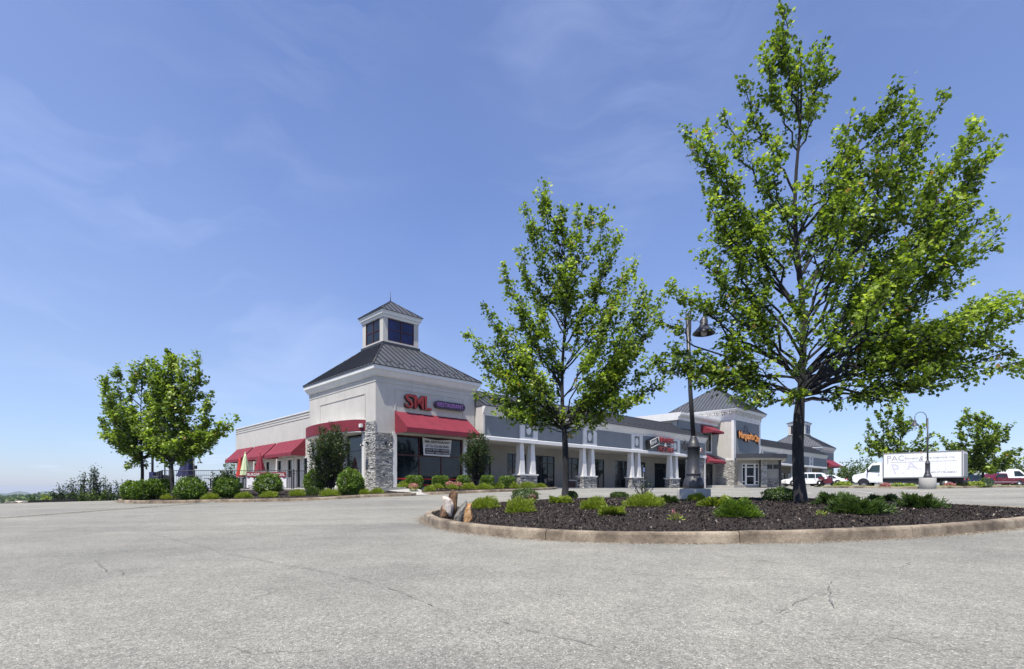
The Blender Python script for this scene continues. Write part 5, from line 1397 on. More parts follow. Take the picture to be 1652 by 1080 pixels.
# maples
TIPK = .985
def maple(name, u, D, z, trunk_w, tips, fork_v, base_v, leaf, per_m, lab, seed, top=None, extra=40, group=None, lean=0.0, rad_xy=None, r0=.05, cat='tree', keep=None, **kw):
    k = D/F; base = at(u, D, z); rr = random.Random(seed); T_ = []
    zt = lambda v: (base_v-v)*k
    low = zt(fork_v); topz = max(zt(t[1]) for t in tips)
    cu_, cv_ = u, fork_v-(fork_v-min(t[1] for t in tips))*.35
    tips = [(cu_+(a-cu_)*TIPK, cv_+(b-cv_)*TIPK) for a, b in tips]
    for (tu, tv) in tips:
        dy = rr.uniform(-.35, .35); T_.append(((tu-u)*k, dy, zt(tv)))
    # fill the crown in depth inside the outline given by the tips
    hs = [t for t in T_]
    R_ = rad_xy or max(abs(t[0]) for t in T_)
    for i in range(extra):
        t = rr.choice(hs); a = rr.uniform(0, 6.28); q = rr.uniform(.45, .95)
        zf = low*.95+(t[2]-low)*rr.uniform(.55, .98)
        if keep and not keep(t[0]*math.cos(a)*q, t[0]*math.sin(a)*q, zf): continue
        T_.append((t[0]*math.cos(a)*q+.0, t[0]*math.sin(a)*q*1.0+rr.uniform(-.3, .3), zf))
        
    bend = lambda z_: (lean*z_/topz + .06*math.sin(z_*1.1+seed), .05*math.cos(z_*1.3+seed))
    tp = [(*bend(z_), z_) if z_ > 0 else (0, 0, z_) for z_ in np.linspace(-.1, topz*.93, 16)]
    r = trunk_w*k/2
    tr = [r*1.22 if z_[2] < .12 else (r*(1-.12*z_[2]/max(low, .1)) if z_[2] < low else max(.012, r*.60*(1-(z_[2]-low)/(topz-low))**.9)) for z_ in tp]
    T_ += [tp[-1]]
    limbs = []
    for (x, y, zc) in T_:
        h = math.hypot(x-bend(max(zc, .1))[0], y)
        zs = zc-(h*1.15+.7)-rr.random()*.8; zs = max(low*(.97+.22*rr.random()), min(zs, topz*.78))
        if zs > zc-.1: zs = max(low*.93, zc-.35)
        L = math.dist((*bend(zs), zs), (x, y, zc)); limbs.append(((*bend(zs), zs), (x, y, zc), max(.012, r0*min(1, L/3.5))))
    return tree(name, base, tp, tr, limbs, leaf, per_m, lab, cat, group, seed=seed, **kw)
big = [(1258,18),(1247,62),(1325,72),(1312,110),(1222,98),(1196,128),(1300,150),(1172,165),(1112,192),(1135,215),(1150,250),(1146,318),(1170,290),(1120,415),(1135,330),(1180,350),(1160,400),
       (1385,165),(1410,185),(1440,135),(1468,158),(1436,200),(1538,140),(1505,190),(1592,178),(1560,215),(1615,218),(1580,262),(1600,240),(1360,250),(1500,290),(1540,330),(1622,325),(1636,352),(1595,372),(1540,400),
       (1650,470),(1600,480),(1648,515),(1560,505),(1660,500),(1600,540),(1645,560),(1590,600),(1640,590),(1500,620),(1540,618),(1652,478),(1388,632),(1480,520),
       (1078,462),(1060,510),(1040,575),(1062,600),(1085,560),(1110,610),(1150,600),(1180,640),(1100,465),(1180,560),(1200,480),(1340,330),(1300,280),(1400,330),(1440,400),(1400,460)]
zb = on_bed(ISL, 1293, 806)
maple('maple_tree', 1293, 11.5, float(ISL.z(6.36, 11.5))-.02, 18, big, 632, 806, .082, 80, 'biggest maple, wind-swept, with dark trunk in the mulched island', 4, extra=12, lean=-.1, rad_xy=3.0, group='maples in the mulched island', twig_len=.36, twig_gap=.095, r0=.028, clad=.32, spread=.07, subs=6, bow=(.07, -.03), keep=lambda x, y, z: not (x < -1.3 and y > -.5), gap=(-2.62, -1.86, 3.40, 4.10))
mid = [(875,300),(884,318),(845,322),(858,360),(932,332),(955,335),(975,345),(998,368),(985,400),(1025,415),(1008,440),(1024,455),(838,395),(850,430),(812,428),(835,470),(782,490),(800,520),(752,530),(785,560),(765,572),(800,600),(770,628),(808,640),(800,662),(835,670),(820,630),
       (1052,470),(1030,500),(1075,465),(1045,540),(1062,520),(1055,590),(1020,580),(1064,622),(1030,640),(1005,655),(960,668),(925,690),(950,640),(990,600),(980,520),(900,400),(930,420),(960,460),(870,480),(890,560),(850,560),(880,620),(870,660)]
maple('maple_tree', 910, 16.5, float(ISL.z(1.64, 16.5))-.03, 10.5, mid, 688, 803, .092, 88, 'slimmer narrow maple before the grey storefront row', 7, extra=26, rad_xy=2.4, group='maples in the mulched island', twig_len=.36, twig_gap=.11, r0=.024, clad=.30, spread=.075, subs=5, bow=(.07, -.03))
la = [(190,588),(186,612),(215,585),(240,580),(225,600),(168,612),(178,640),(172,662),(160,678),(165,690),(192,700),(200,720),(212,752),(225,735),(240,640),(250,610),(205,650),(235,690),(222,660)]
maple('maple_tree', 228, 29.0, 1-(803-788)*29/F, 5, la, 745, 803, .13, 100, 'rear maple of the patio planter pair, nearer the open hillside', 12, extra=26, group='maples in the patio planter', twig_len=.42, twig_gap=.16, r0=.035, clad=.3, subs=4, bow=(.15, -.07))
lb = [(265,562),(256,585),(258,610),(300,578),(290,600),(325,576),(318,600),(338,640),(330,660),(376,675),(360,690),(352,705),(335,700),(322,735),(300,735),(305,700),(240,640),(228,668),(215,690),(240,700),(235,725),(262,740),(275,660),(300,640),(280,700),(270,620),(245,720)]
maple('maple_tree', 279, 26.0, 1-(804-788)*26/F, 6, lb, 748, 804, .13, 100, 'front maple of the patio planter pair, before the black fence', 15, extra=30, group='maples in the patio planter', twig_len=.42, twig_gap=.15, r0=.035, clad=.3, subs=4, bow=(.15, -.07))
ra = [(1432,655),(1418,668),(1450,660),(1400,682),(1392,705),(1410,715),(1385,722),(1470,675),(1490,690),(1500,705),(1508,720),(1480,730),(1440,700),(1425,740),(1465,745),(1500,735)]
maple('maple_tree', 1452, 52, 1.05, 3.5, ra, 745, 788, .22, 40, 'airy young maple rising behind the white box truck', 21, extra=20, group='maples behind the parked vehicles', twig_len=.6, twig_gap=.26, r0=.05, clad=.3, tube_n=5, subs=3)
rb = [(1564,658),(1558,675),(1580,668),(1592,675),(1546,682),(1545,700),(1518,706),(1525,722),(1612,682),(1608,705),(1600,720),(1632,730),(1638,728),(1640,745),(1615,755),(1560,745),(1545,755),(1580,700),(1575,730),(1600,745),(1590,755)]
maple('maple_tree', 1587, 54, 1.1, 4, rb, 760, 786, .22, 55, 'round maple standing before the maroon pickup and the white van', 23, extra=24, group='maples behind the parked vehicles', twig_len=.6, twig_gap=.24, r0=.05, clad=.3, tube_n=5, subs=4)
rs = random.Random(77)
def scrub(u, D, z, w, h, n, lab, mat='woods', cat='tree', group='scrub and trees beyond the lot', leaf=.3, name='woodland_tree', nl=14, stem=.18, narrow=False):
    """bushy tree of the edge woods: a stem and leafy limbs all round"""
    limbs = []; r2 = random.Random(int(u*7+D))
    for i in range(n):
        a = r2.uniform(0, 6.28); q = r2.random()**.5; zz = r2.random()
        rad = w*.5*((1-zz)**.6 if narrow else math.sin(math.pi*(.15+.75*zz))**.6)
        limbs.append(((0, 0, h*stem*r2.uniform(.3, 1)), (q*rad*math.cos(a), q*rad*math.sin(a), h*stem*.6+h*(1-stem*.6)*zz), .02))
    return tree(name, at(u, D, z), [(0, 0, -.2), (.03, 0, h*.5), (0, 0, h*.85)], [h*.022, h*.013, .01], limbs, leaf, nl, lab, cat, group, shape=QUADL, leafmat=mat, twig_len=h*.13, twig_gap=h*.06, seed=int(u+D), clad=.35, tube_n=4, spread=h*.035, droop=.1)
for u, D, z, w, h, n, lab in [
    (1352, 84, 1.2, 4.0, 3.4, 26, 'bright green bush beside the far pavilion awning'), (1368, 80, 1.1, 5.5, 4.2, 34, 'tallest bright bush between far pavilion and truck cab'), (1388, 86, 1.1, 5.0, 4.6, 30, 'dark green tree just over the truck hood'),
    (1408, 92, 1.1, 5.5, 5.2, 30, 'dark tree rising above the truck cab'), (1562, 60, 1.1, 2.6, 2.2, 24, 'bright bush between truck tail and white van'), (1540, 90, 1.0, 6, 4.6, 26, 'tree hidden mostly by the tail of the box truck'),
    (1618, 92, 1.0, 7, 5.2, 28, 'dark tree beyond the roof of the white van'), (1640, 88, 1.0, 7, 5.0, 28, 'outermost dark tree past the white van windshield'), (1664, 86, 1.0, 7, 5.4, 26, 'dark tree at the very end of the parking lot'), (1480, 94, 1.0, 8, 4.4, 22, 'low tree glimpsed beneath the airy maple'),
    (1650, 66, 1.1, 3.4, 2.6, 24, 'bright green bush by the nose of the white van')]:
    scrub(u, D, z, w, h, n, lab)
scrub(353, 41.5, .95, 1.6, 1.35, 26, 'dark shrub on the patio between navy and red umbrellas', leaf=.13, nl=22, mat='leafdark', group=None, cat='shrub', name='patio_shrub')
scrub(372, 55, .6, 2.4, 3.2, 30, 'bright tree peeking round the end of the patio wing', leaf=.2, nl=20, group=None)
# wild growth along the open edge of the lot
for u, D, w, h, n, lab, mt in [
    (92, 31.5, 1.1, .65, 24, 'low sprawling evergreen at the hillside end of the lot edge thicket', 'pine'), (106, 32, 1.3, .95, 30, 'feathery evergreen beside the sprawling one at the lot edge', 'pine'), (118, 32.5, .9, 1.35, 24, 'leaning wispy sapling in the lot edge thicket', 'pine'),
    (135, 33, 1.1, 1.85, 30, 'twin-topped dark sapling in the lot edge thicket', 'pine'), (151, 33, 1.1, 2.1, 34, 'tallest dark sapling of the lot edge thicket', 'pine'), (167, 33.5, .9, 1.5, 26, 'slender sapling just past the tallest one at the lot edge', 'pine'),
    (178, 33, 1.0, 1.2, 24, 'short bushy sapling in the lot edge thicket', 'pine'), (190, 33, .9, 1.3, 24, 'last sapling of the thicket before the patio planter', 'pine'), (128, 31.2, 1.5, .7, 30, 'rounded green bush low in front of the lot edge saplings', 'woods'),
    (163, 31.4, 1.5, .6, 28, 'low leafy tangle before the slender lot edge saplings', 'woods'), (54, 31.0, .8, .35, 16, 'small round bush alone on the hillside rim', 'woods'), (74, 30.6, .7, .42, 16, 'yellow-green seedling alone on the hillside rim', 'lime')]:
    X = (u-826)/F*D; z = float(T(X, D)); r2 = random.Random(int(u))
    hh = h+max(0, 1-(808-788)*D/F-z)
    scrub(u, D, z, w, hh, n, lab, mt, 'shrub' if h < .8 else 'tree', 'wild growth along the lot edge', leaf=.10, name='wild_sapling' if h > .8 else 'wild_bush', nl=22, narrow=(int(u) in (135, 151)))
# far woods: thousands of crowns read as one mass
def far_woods():
    rng = np.random.default_rng(8); P = []; Dn = []; S = []; Tn = []
    for i in range(2300):
        r = 110+1500*rng.random()**1.7; a = rng.uniform(-1.0, -.45)*1.0
        X = r*math.sin(a)*1.05; Y = r*math.cos(a)
        z = float(T(X, Y)); w = rng.uniform(3, 6)*(1+r/900); h = rng.uniform(5, 9)
        if z < -40: continue
        m = 34; d = rvec(m, rng); d[:, 2] = np.abs(d[:, 2])*1.0-.1
        P.append(np.array([X, Y, z+h*.35])+d*np.array([w*.55, w*.55, h*.6])*(.75+.3*rng.random((m, 1)))); Dn.append(d); S.append(np.full(m, w*.34)); Tn.append(np.clip(rng.normal(.4, .2)+rng.normal(0, .15, m), 0, 1))
    P = np.concatenate(P); Dn = np.concatenate(Dn); S = np.concatenate(S); Tn = np.concatenate(Tn)
    me = cloud_mesh('distant_woods', QUADL*np.array([1.5, 1, 1]), P, Dn+rvec(len(P), rng)*.3, rvec(len(P), rng), S, M['woods'], Tn)
    tag(link('distant_woods', me), kind='stuff')
far_woods()

for i, (X, Y, w, h) in enumerate([(-14, -24, 7, 7.5), (-4, -27, 8, 9), (6, -25, 7, 8), (17, -28, 9, 9.5), (30, -26, 8, 8.5), (44, -22, 8, 9)]):  # unseen trees added behind the camera for the shop glass to reflect
    r2 = random.Random(i); u_ = 826
    limbs = []
    for j in range(34):
        a = r2.uniform(0, 6.28); q = r2.random()**.5; zz = r2.random(); rad = w*.5*math.sin(math.pi*(.15+.75*zz))**.6
        limbs.append(((0, 0, h*.2), (q*rad*math.cos(a), q*rad*math.sin(a), h*.2+h*.8*zz), .05))
    tree('roadside_tree', (X, Y, float(GZ(X, Y))), [(0, 0, -.3), (.05, 0, h*.5), (0, 0, h*.85)], [.2, .12, .04], limbs, .4, 9,
         ['tree mirrored at the restaurant end of the shop glass', 'tall tree mirrored in the big restaurant window', 'tree mirrored beside the first column pair', 'broad tree mirrored between the middle column pairs', 'tree mirrored in the far shop doors', 'last mirrored tree beyond the far shop doors'][i],
         'tree', 'trees mirrored in the shop glass', shape=QUADL, leafmat='woods', twig_len=1.2, twig_gap=.5, seed=i+50, clad=.35, tube_n=4, spread=.3)
# ================================================================= LAMPS, PATIO, VEHICLES
def lamp_post(u, D, z, ped_r, ped_h, h, arm_az, tilt, lab, reach=1.0):
    r = empty('street_lamp', at(u, D, z), label=lab, cat='street lamp', group='charcoal lamp posts with bell shades')
    mb = MB(); mb.lathe([(ped_r, -.4), (ped_r, ped_h-.02), (ped_r-.02, ped_h)], n=32); mb.build('pedestal', M['concrete'], r)
    s = h/4.6
    mb = MB(); mb.lathe([(.27*s, ped_h), (.27*s, ped_h+.12*s), (.255*s, ped_h+.15*s), (.235*s, ped_h+.26*s), (.185*s, ped_h+.31*s), (.18*s, ped_h+.35*s), (.19*s, ped_h+.36*s), (.19*s, ped_h+.40*s), (.165*s, ped_h+.42*s),
                         (.155*s, ped_h+1.05*s), (.175*s, ped_h+1.07*s), (.175*s, ped_h+1.11*s), (.16*s, ped_h+1.13*s), (.16*s, ped_h+1.17*s), (.14*s, ped_h+1.20*s), (.085*s, ped_h+1.33*s), (.08*s, ped_h+1.36*s), (.062*s, ped_h+1.38*s)], n=24); base = mb.build('base', M['pole'], r)
    tl = math.tan(tilt); top = ped_h+h
    mb = MB(); mb.tube([(0, 0, ped_h+1.3*s), (-tl*h*.5, 0, ped_h+h*.55), (-tl*h, 0, top)], [.062*s, .055*s, .048*s], 14); mb.build('pole', M['pole'], r)
    ox = -tl*h; ca, sa = math.cos(arm_az), math.sin(arm_az)
    pts = [(ox+.06*ca, .06*sa, top-.75), (ox+.08*ca, .08*sa, top-.35)]
    for i in range(13):
        a = math.pi*(1-i/12); pts.append((ox+ca*(.08+.42*reach*(1+math.cos(a))), sa*(.08+.42*reach*(1+math.cos(a))), top+.05+.42*reach**.5*math.sin(a)))
    pts.append((ox+ca*(.08+.84*reach), sa*(.08+.84*reach), top-.12))
    mb = MB(); mb.tube(pts, .024, 8); mb.tube([(ox, 0, top-.7), (ox+.1*ca, .1*sa, top-.7)], .02, 6); mb.tube([(ox, 0, top-.25), (ox+.1*ca, .1*sa, top-.25)], .02, 6); mb.build('arm', M['pole'], r)
    sx_, sy_, st = ox+ca*(.08+.84*reach), sa*(.08+.84*reach), top-.10
    mb = MB(); mb.lathe([(.03, st), (.05, st-.02), (.075, st-.06), (.10, st-.10), (.10, st-.22), (.115, st-.24), (.14, st-.28), (.22, st-.36), (.28, st-.43), (.285, st-.45), (.27, st-.44), (.2, st-.36)], sx_, sy_, 24); sh = mb.build('lamp_shade', M['pole'], r)
    mb = MB(); mb.lathe([(.05, st-.34), (.08, st-.40), (.07, st-.47), (.02, st-.50)], sx_, sy_, 14); mb.build('bulb_glass', M['lamp_clear'], sh)
    return r
z1 = float(ISL.z((1119-826)/F*13.6, 13.6))
l1 = lamp_post(1119, 13.6, z1-.05, .42, 1-z1+.05-.01, 4.55, R(-8), R(2.1), 'nearest charcoal lamp post, on a concrete drum in the mulched island', .40)
mb = MB(); mb.box(-.3, -.16, -.03, .07, .98, 1.12); mb.box(-.2, -.12, 0, .04, 1.0, 1.06); mb.tube([(-.24, .02, 1.12), (-.22, .02, 1.22)], .025, 6); mb.build('outlet_box', M['pole'], l1, loc=(0, 0, .38))
lamp_post(1496.5, 39.5, 1.0, .53, .78, 4.5, R(176), 0, 'smaller-looking charcoal lamp post before the white box truck')

# kerbed strip between the lanes
st = [(wX(1345, 44), 45.5), (wX(1400, 41), 41.5), (wX(1500, 40), 40.0), (wX(1600, 41), 41.2), (wX(1700, 43), 43.0)]
_, kp = kerb(st, False, 1, sec=3.2, step=.4)
def strip():
    vs = []; fs = []; rows = 6
    for (x, y) in kp:
        for j in range(rows): yy = y+.16+j*.32; vs.append((x+j*.02, yy, GZ(x, yy)+.12+.09*math.sin(math.pi*j/(rows-1))+.03*mnoise.noise(Vector((x*2, yy*2, 0)))))
    for i in range(len(kp)-1):
        for j in range(rows-1): a = i*rows+j; fs.append((a, a+rows, a+rows+1, a+1))
    mb = MB(); mb.add(vs, fs, True); tag(mb.build('verge', M['verge'], fix=False), kind='structure')
strip()
for i, (u, w, h, mt, lab) in enumerate([(1428, .7, .28, 'pinklf', 'small reddish tuft under the front of the truck box'), (1448, .9, .28, 'lime', 'pale tuft under the middle of the truck box'), (1466, .8, .25, 'lime', 'low tuft beside the lamp drum on the cab side'),
                                       (1532, .7, .3, 'pinklf', 'white and pink tuft under the truck tail'), (1556, .9, .42, 'lime', 'pale green tuft just behind the truck bumper'), (1575, 1.1, .4, 'lime', 'broad tuft between truck and maroon pickup'), (1590, .9, .7, 'juniper', 'dark bush at the foot of the round maple')]):
    p = at(u, 41.2, 1.1); shrub('verge_plant', p, 'round', w, h, .09, 700, mt, lab, 'tufts on the strip before the truck', cat='plant')
shrub('verge_plant', at(1360, 60, 1.08), 'round', 1.6, .6, .2, 900, 'lime', 'grassy clump beyond the white wagon', 'tufts on the strip before the truck', cat='plant')

# ---- patio
def fence_run(root, pts, ztop, zbot, picket=.125):
    pk = MB(); rails = []
    for a, b in zip(pts[:-1], pts[1:]):
        a = Vector((*a, 0)); b = Vector((*b, 0)); L = (b-a).length; t = (b-a)/L
        for z in (ztop, ztop-.30, zbot+.08):
            mb = MB(); mb.tube([a+Vector((0, 0, z)), b+Vector((0, 0, z))], .022 if z == ztop else .016, 4, sm=False); mb.build('rail', M['black'], root)
        n = int(L/picket)
        for i in range(1, n):
            p = a+t*(i*L/n); pk.box(p.x-.008, p.x+.008, p.y-.008, p.y+.008, zbot+.08, ztop)
        m = max(1, int(L/1.7))
        for i in range(m+1):
            p = a+t*(i*L/m); mb = MB(); mb.box(p.x-.025, p.x+.025, p.y-.025, p.y+.025, zbot, ztop+.03); mb.build('post', M['black'], root)
    tag(pk.build('pickets', M['black'], root, fix=False), kind='stuff')
fz = empty('patio_fence', (0, 0, 0), label='black metal picket fence round the restaurant patio', cat='fence')
fence_run(fz, [(-32.6, 50.0), (-26.6, 38.9), (-22.3, 33.4), (-14.05, 33.4)], 2.13, .95)
gt = empty('patio_gate', (-13.55, 33.4, .96), label='black patio gate beside the burger banner', cat='gate')
mb = MB(); mb.box(-.42, -.36, -.03, .03, 0, 1.25); mb.box(.36, .42, -.03, .03, 0, 1.25); mb.box(-.36, .36, -.015, .015, 1.12, 1.17); mb.box(-.36, .36, -.015, .015, .08, .12); mb.build('gate_frame', M['black'], gt)
mb = MB()
for i in range(7): mb.box(-.3+i*.1-.008, -.3+i*.1+.008, -.008, .008, .12, 1.12)
tag(mb.build('pickets', M['black'], gt), kind='stuff')
mb = MB(); mb.lathe([(.05, 0), (.05, .03)], n=10); o = mb.build('latch', M['pole'], gt, loc=(-.34, -.04, .98)); o.rotation_euler = (R(90), 0, 0)
# banner tied to the fence
bX0, bX1 = wX(398, 33.3), wX(461.5, 33.3)
bb = empty('burger_banner', (bX0, 33.32, .98), label='white banner with a dark red scalloped heading tied to the patio fence', cat='banner')
bw = bX1-bX0
mb = MB(); vs = []; fs = []; n = 20
for i in range(n+1):
    for j in range(5):
        t = i/n; k = j/4; z = .06+.98*k+.03*math.sin(t*3)*k-.03*t*(1-k)*0
        vs += [(bw*t, -.02+.015*math.sin(t*19+k*3), z), (bw*t, -.014+.015*math.sin(t*19+k*3), z)]
for i in range(n):
    for j in range(4): fs += [(ix(i,j,0), ix(i+1,j,0), ix(i+1,j+1,0), ix(i,j+1,0)), (ix(i,j,1), ix(i,j+1,1), ix(i+1,j+1,1), ix(i+1,j,1))]
mb.add(vs, fs, True); mb.build('sheet', M['vinyl'], bb, fix=False)
mb = MB(); pts = [(0, 1.05), (0, .76)]; m = 9
for i in range(m):
    for q in range(1, 6): t = (i+q/5)/m; pts.append((bw*t, .76-.07*math.sin(math.pi*q/5)))
pts.append((bw, 1.05)); mb.prism(pts, lambda a, b, t: (a, t, b), -.045, -.04); mb.build('heading', M['burgundy'], bb)
rot_text('BURGER NIGHT SPECIAL', 1, 'white', bb, (.06, -.05, .80), extrude=.002, width=bw-.12, height=.18, back=.02)
rot_text('Make your', 1, 'ink', bb, (.1, -.045, .12), extrude=.002, width=.62, height=.10, back=.01); rot_text('Own', 1, 'ink', bb, (bw-.42, -.045, .16), extrude=.002, width=.3, height=.09, back=.01)
def umbrella(u, D, v0, v1, mat, lab, tilt=0.0, w=.34):
    zt = 1+(788-v0)*D/F; zb_ = 1+(788-v1)*D/F; r = empty('closed_umbrella', at(u, D, .965), label=lab, cat='umbrella', group='closed umbrellas on the patio')
    zt -= .965; zb_ -= .965; mb = MB()
    mb.tube([(0, 0, 0), (0, 0, zt+.06)], .022, 8); mb.build('pole', M['greypaint'], r)
    mb = MB(); vs = []; fs = []; N = 24; rows = 9
    for j in range(rows):
        t = j/(rows-1)
        for i in range(N):
            a = 2*math.pi*i/N; fold = 1+.28*math.cos(a*8)*(t**.5); rr_ = (.03+(w/2)*(t**.75))*fold
            z = zt-(zt-zb_)*t+(.05*math.cos(a*8+1) if j == rows-1 else 0); vs.append((rr_*math.cos(a)+tilt*t*.5, rr_*math.sin(a), z))
    for j in range(rows-1):
        for i in range(N): fs.append((j*N+i, j*N+(i+1) % N, (j+1)*N+(i+1) % N, (j+1)*N+i))
    fs.append(list(range(N))); mb.add(vs, fs, True); mb.build('canopy', M[mat], r)
    mb = MB(); mb.lathe([(.035, zt-.01), (.04, zt+.05), (.012, zt+.12)], n=10); mb.build('finial', M[mat], r)
    mb = MB(); mb.lathe([(.26, 0), (.26, .05), (.05, .09)], n=16); mb.build('base', M['black'], r)
umbrella(306, 36.0, 722, 769, 'navy', 'closed navy umbrella leaning over the patio behind the front maple', -.55, .85)
umbrella(387, 37.5, 739, 769, 'brightred', 'closed bright red umbrella at the patio end of the banner', 0, .36)
umbrella(395.5, 36.5, 732, 767, 'palegreen', 'closed pale green umbrella above the banner start', 0, .52)
umbrella(419.5, 35.5, 733, 761, 'burgundy', 'closed dark red umbrella above the middle of the banner', 0, .55)
def patio_pole(u, D, h, r_, lab, base=None):
    r = empty('patio_light_pole', at(u, D, .965), label=lab, cat='light pole', group='dark poles round the patio')
    mb = MB(); mb.tube([(0, 0, 0), (0, 0, h)], r_, 10); mb.build('pole', M['pole'], r)
    mb = MB(); mb.tube([(0, 0, h-.08), (0, 0, h+.05)], r_*1.4, 10); mb.build('cap', M['pole'], r)
    if base: mb = MB(); mb.frustum(0, 0, 0, base, .30, .27); mb.build('base', M['navy'], r)
    return r
patio_pole(246, 34.4, 3.9, .075, 'thick dark pole with boxed foot at the fence corner', 1.1)
patio_pole(266, 35.5, 3.3, .04, 'thin dark pole just past the thick pole by the fence', None); patio_pole(273.5, 36.5, 3.2, .035, 'thin dark pole nearest the front maple trunk', None)
gp = patio_pole(312.5, 36.0, 2.05, .045, 'short patio pole with a gooseneck lamp and a small box')
mb = MB(); mb.tube([(0, 0, 1.95)]+[(.22+.2*math.cos(a), 0, 2.02+.14*math.sin(a)) for a in np.linspace(math.pi, 0, 10)]+[(.42, 0, 1.93)], .016, 6); mb.build('arm', M['black'], gp)
mb = MB(); mb.lathe([(.03, 1.95), (.05, 1.88), (.17, 1.78), (.175, 1.76)], .42, 0, 14); mb.build('lamp_shade', M['black'], gp)
mb = MB(); mb.box(.05, .2, -.08, .08, 1.35, 1.6); mb.build('speaker', M['black'], gp)
bn_ = empty('litter_bin', at(254, 34.2, .965), label='square dark bin beside the thick patio pole', cat='bin')
mb = MB(); mb.frustum(0, 0, 0, .75, .38, .42); mb.build('body', M['navy'], bn_); mb = MB(); mb.frustum(0, 0, .752, .84, .44, .36); mb.build('lid', M['black'], bn_)
def patio_chair(x, y, rz, lab):
    r = empty('patio_chair', (x, y, .965), rz, lab, 'chair', 'black metal chairs on the patio')
    mb = MB(); mb.box(-.22, .22, -.22, .22, .42, .45); mb.build('seat', M['black'], r)
    mb = MB(); mb.tube([(-.2, .2, .45), (-.2, .27, .88), (.2, .27, .88), (.2, .2, .45)], .014, 5)
    for i in range(5): mb.tube([(-.13+i*.065, .21, .45), (-.13+i*.065, .265, .87)], .008, 4)
    mb.build('backrest', M['black'], r)
    for a, b in ((-.2, -.2), (.2, -.2), (-.2, .2), (.2, .2)): mb = MB(); mb.tube([(a, b, .42), (a*1.1, b*1.1, 0)], .014, 5); mb.build('leg', M['black'], r)
def patio_table(x, y, lab):
    r = empty('patio_table', (x, y, .965), 0, lab, 'table', 'round black tables on the patio')
    mb = MB(); mb.lathe([(.45, .70), (.45, .73)], n=20); mb.build('table_top', M['black'], r); mb = MB(); mb.tube([(0, 0, 0), (0, 0, .7)], .035, 8); mb.build('stem', M['black'], r); mb = MB(); mb.lathe([(.26, 0), (.24, .03), (.04, .06)], n=14); mb.build('foot', M['black'], r)
for u, D, t in ((300, 37.2, 'under the navy umbrella'), (340, 37.0, 'in the open middle of the patio'), (392, 35.0, 'at the red and pale green umbrellas')):
    p = at(u, D, 0); patio_table(p.x, p.y, 'round black patio table '+t)
    patio_chair(p.x-.75, p.y-.1, 1.5, 'black patio chair on the hillside end '+t); patio_chair(p.x+.75, p.y, -1.6, 'black patio chair on the restaurant end '+t)
wm = empty('utility_marker', on_bed(B1, 230.5, 803), label='short white marker post among the round shrubs', cat='marker')
mb = MB(); mb.box(-.05, .05, -.03, .03, 0, .28); mb.build('post', M['white'], wm); mb = MB(); mb.frustum(0, 0, .281, .32, .1, .03); mb.build('cap', M['white'], wm)

# wall lamps on the stone corner, pot sculpture below
def wall_lamp(pos, rz, lab, flood=False):
    r = empty('wall_lamp', pos, rz, lab, 'wall lamp', 'gooseneck lamps on the stone corner')
    mb = MB(); mb.box(-.05, .05, -.04, 0, -.12, .12); mb.build('wall_plate', M['black'], r)
    mb = MB(); mb.tube([(0, -.03, .05), (0, -.12, .16), (0, -.28, .2), (0, -.42, .14), (0, -.45, .02)], .016, 6); mb.build('arm', M['black'], r)
    mb = MB(); mb.lathe([(.03, .02), (.05, -.04), (.17, -.14), (.175, -.16)], 0, -.45, 16); mb.build('lamp_shade', M['black'], r)
    return r
wall_lamp(W(.62, -.09, 2.62), TH, 'gooseneck wall lamp on the storefront side of the stone corner'); wall_lamp(W(-.09, .75, 2.62), TH+R(-90), 'gooseneck wall lamp on the patio side of the stone corner')
fl = empty('flood_light', W(-.12, 1.3, 3.72), TH+R(-90), 'small white flood light over the patio side stone edge', 'flood light')
mb = MB(); mb.box(-.12, .12, -.22, -.08, -.08, .14); mb.build('housing', M['white'], fl); mb = MB(); mb.box(-.05, .05, -.08, .1, -.04, .06); mb.build('bracket', M['greypaint'], fl)
ps = empty('pot_sculpture', W(-.75, .55, -.05), label='squat black pot with an upright rod at the stone corner', cat='sculpture')
mb = MB(); mb.lathe([(.27, 0), (.28, .04), (.2, .07), (.27, .14), (.25, .26), (.14, .36), (.08, .38)], n=20); mb.build('pot', M['black'], ps)
mb = MB(); mb.tube([(0, 0, .36), (.02, 0, .7), (-.01, 0, 1.12)], [.05, .028, .02], 8); mb.build('rod', M['black'], ps)

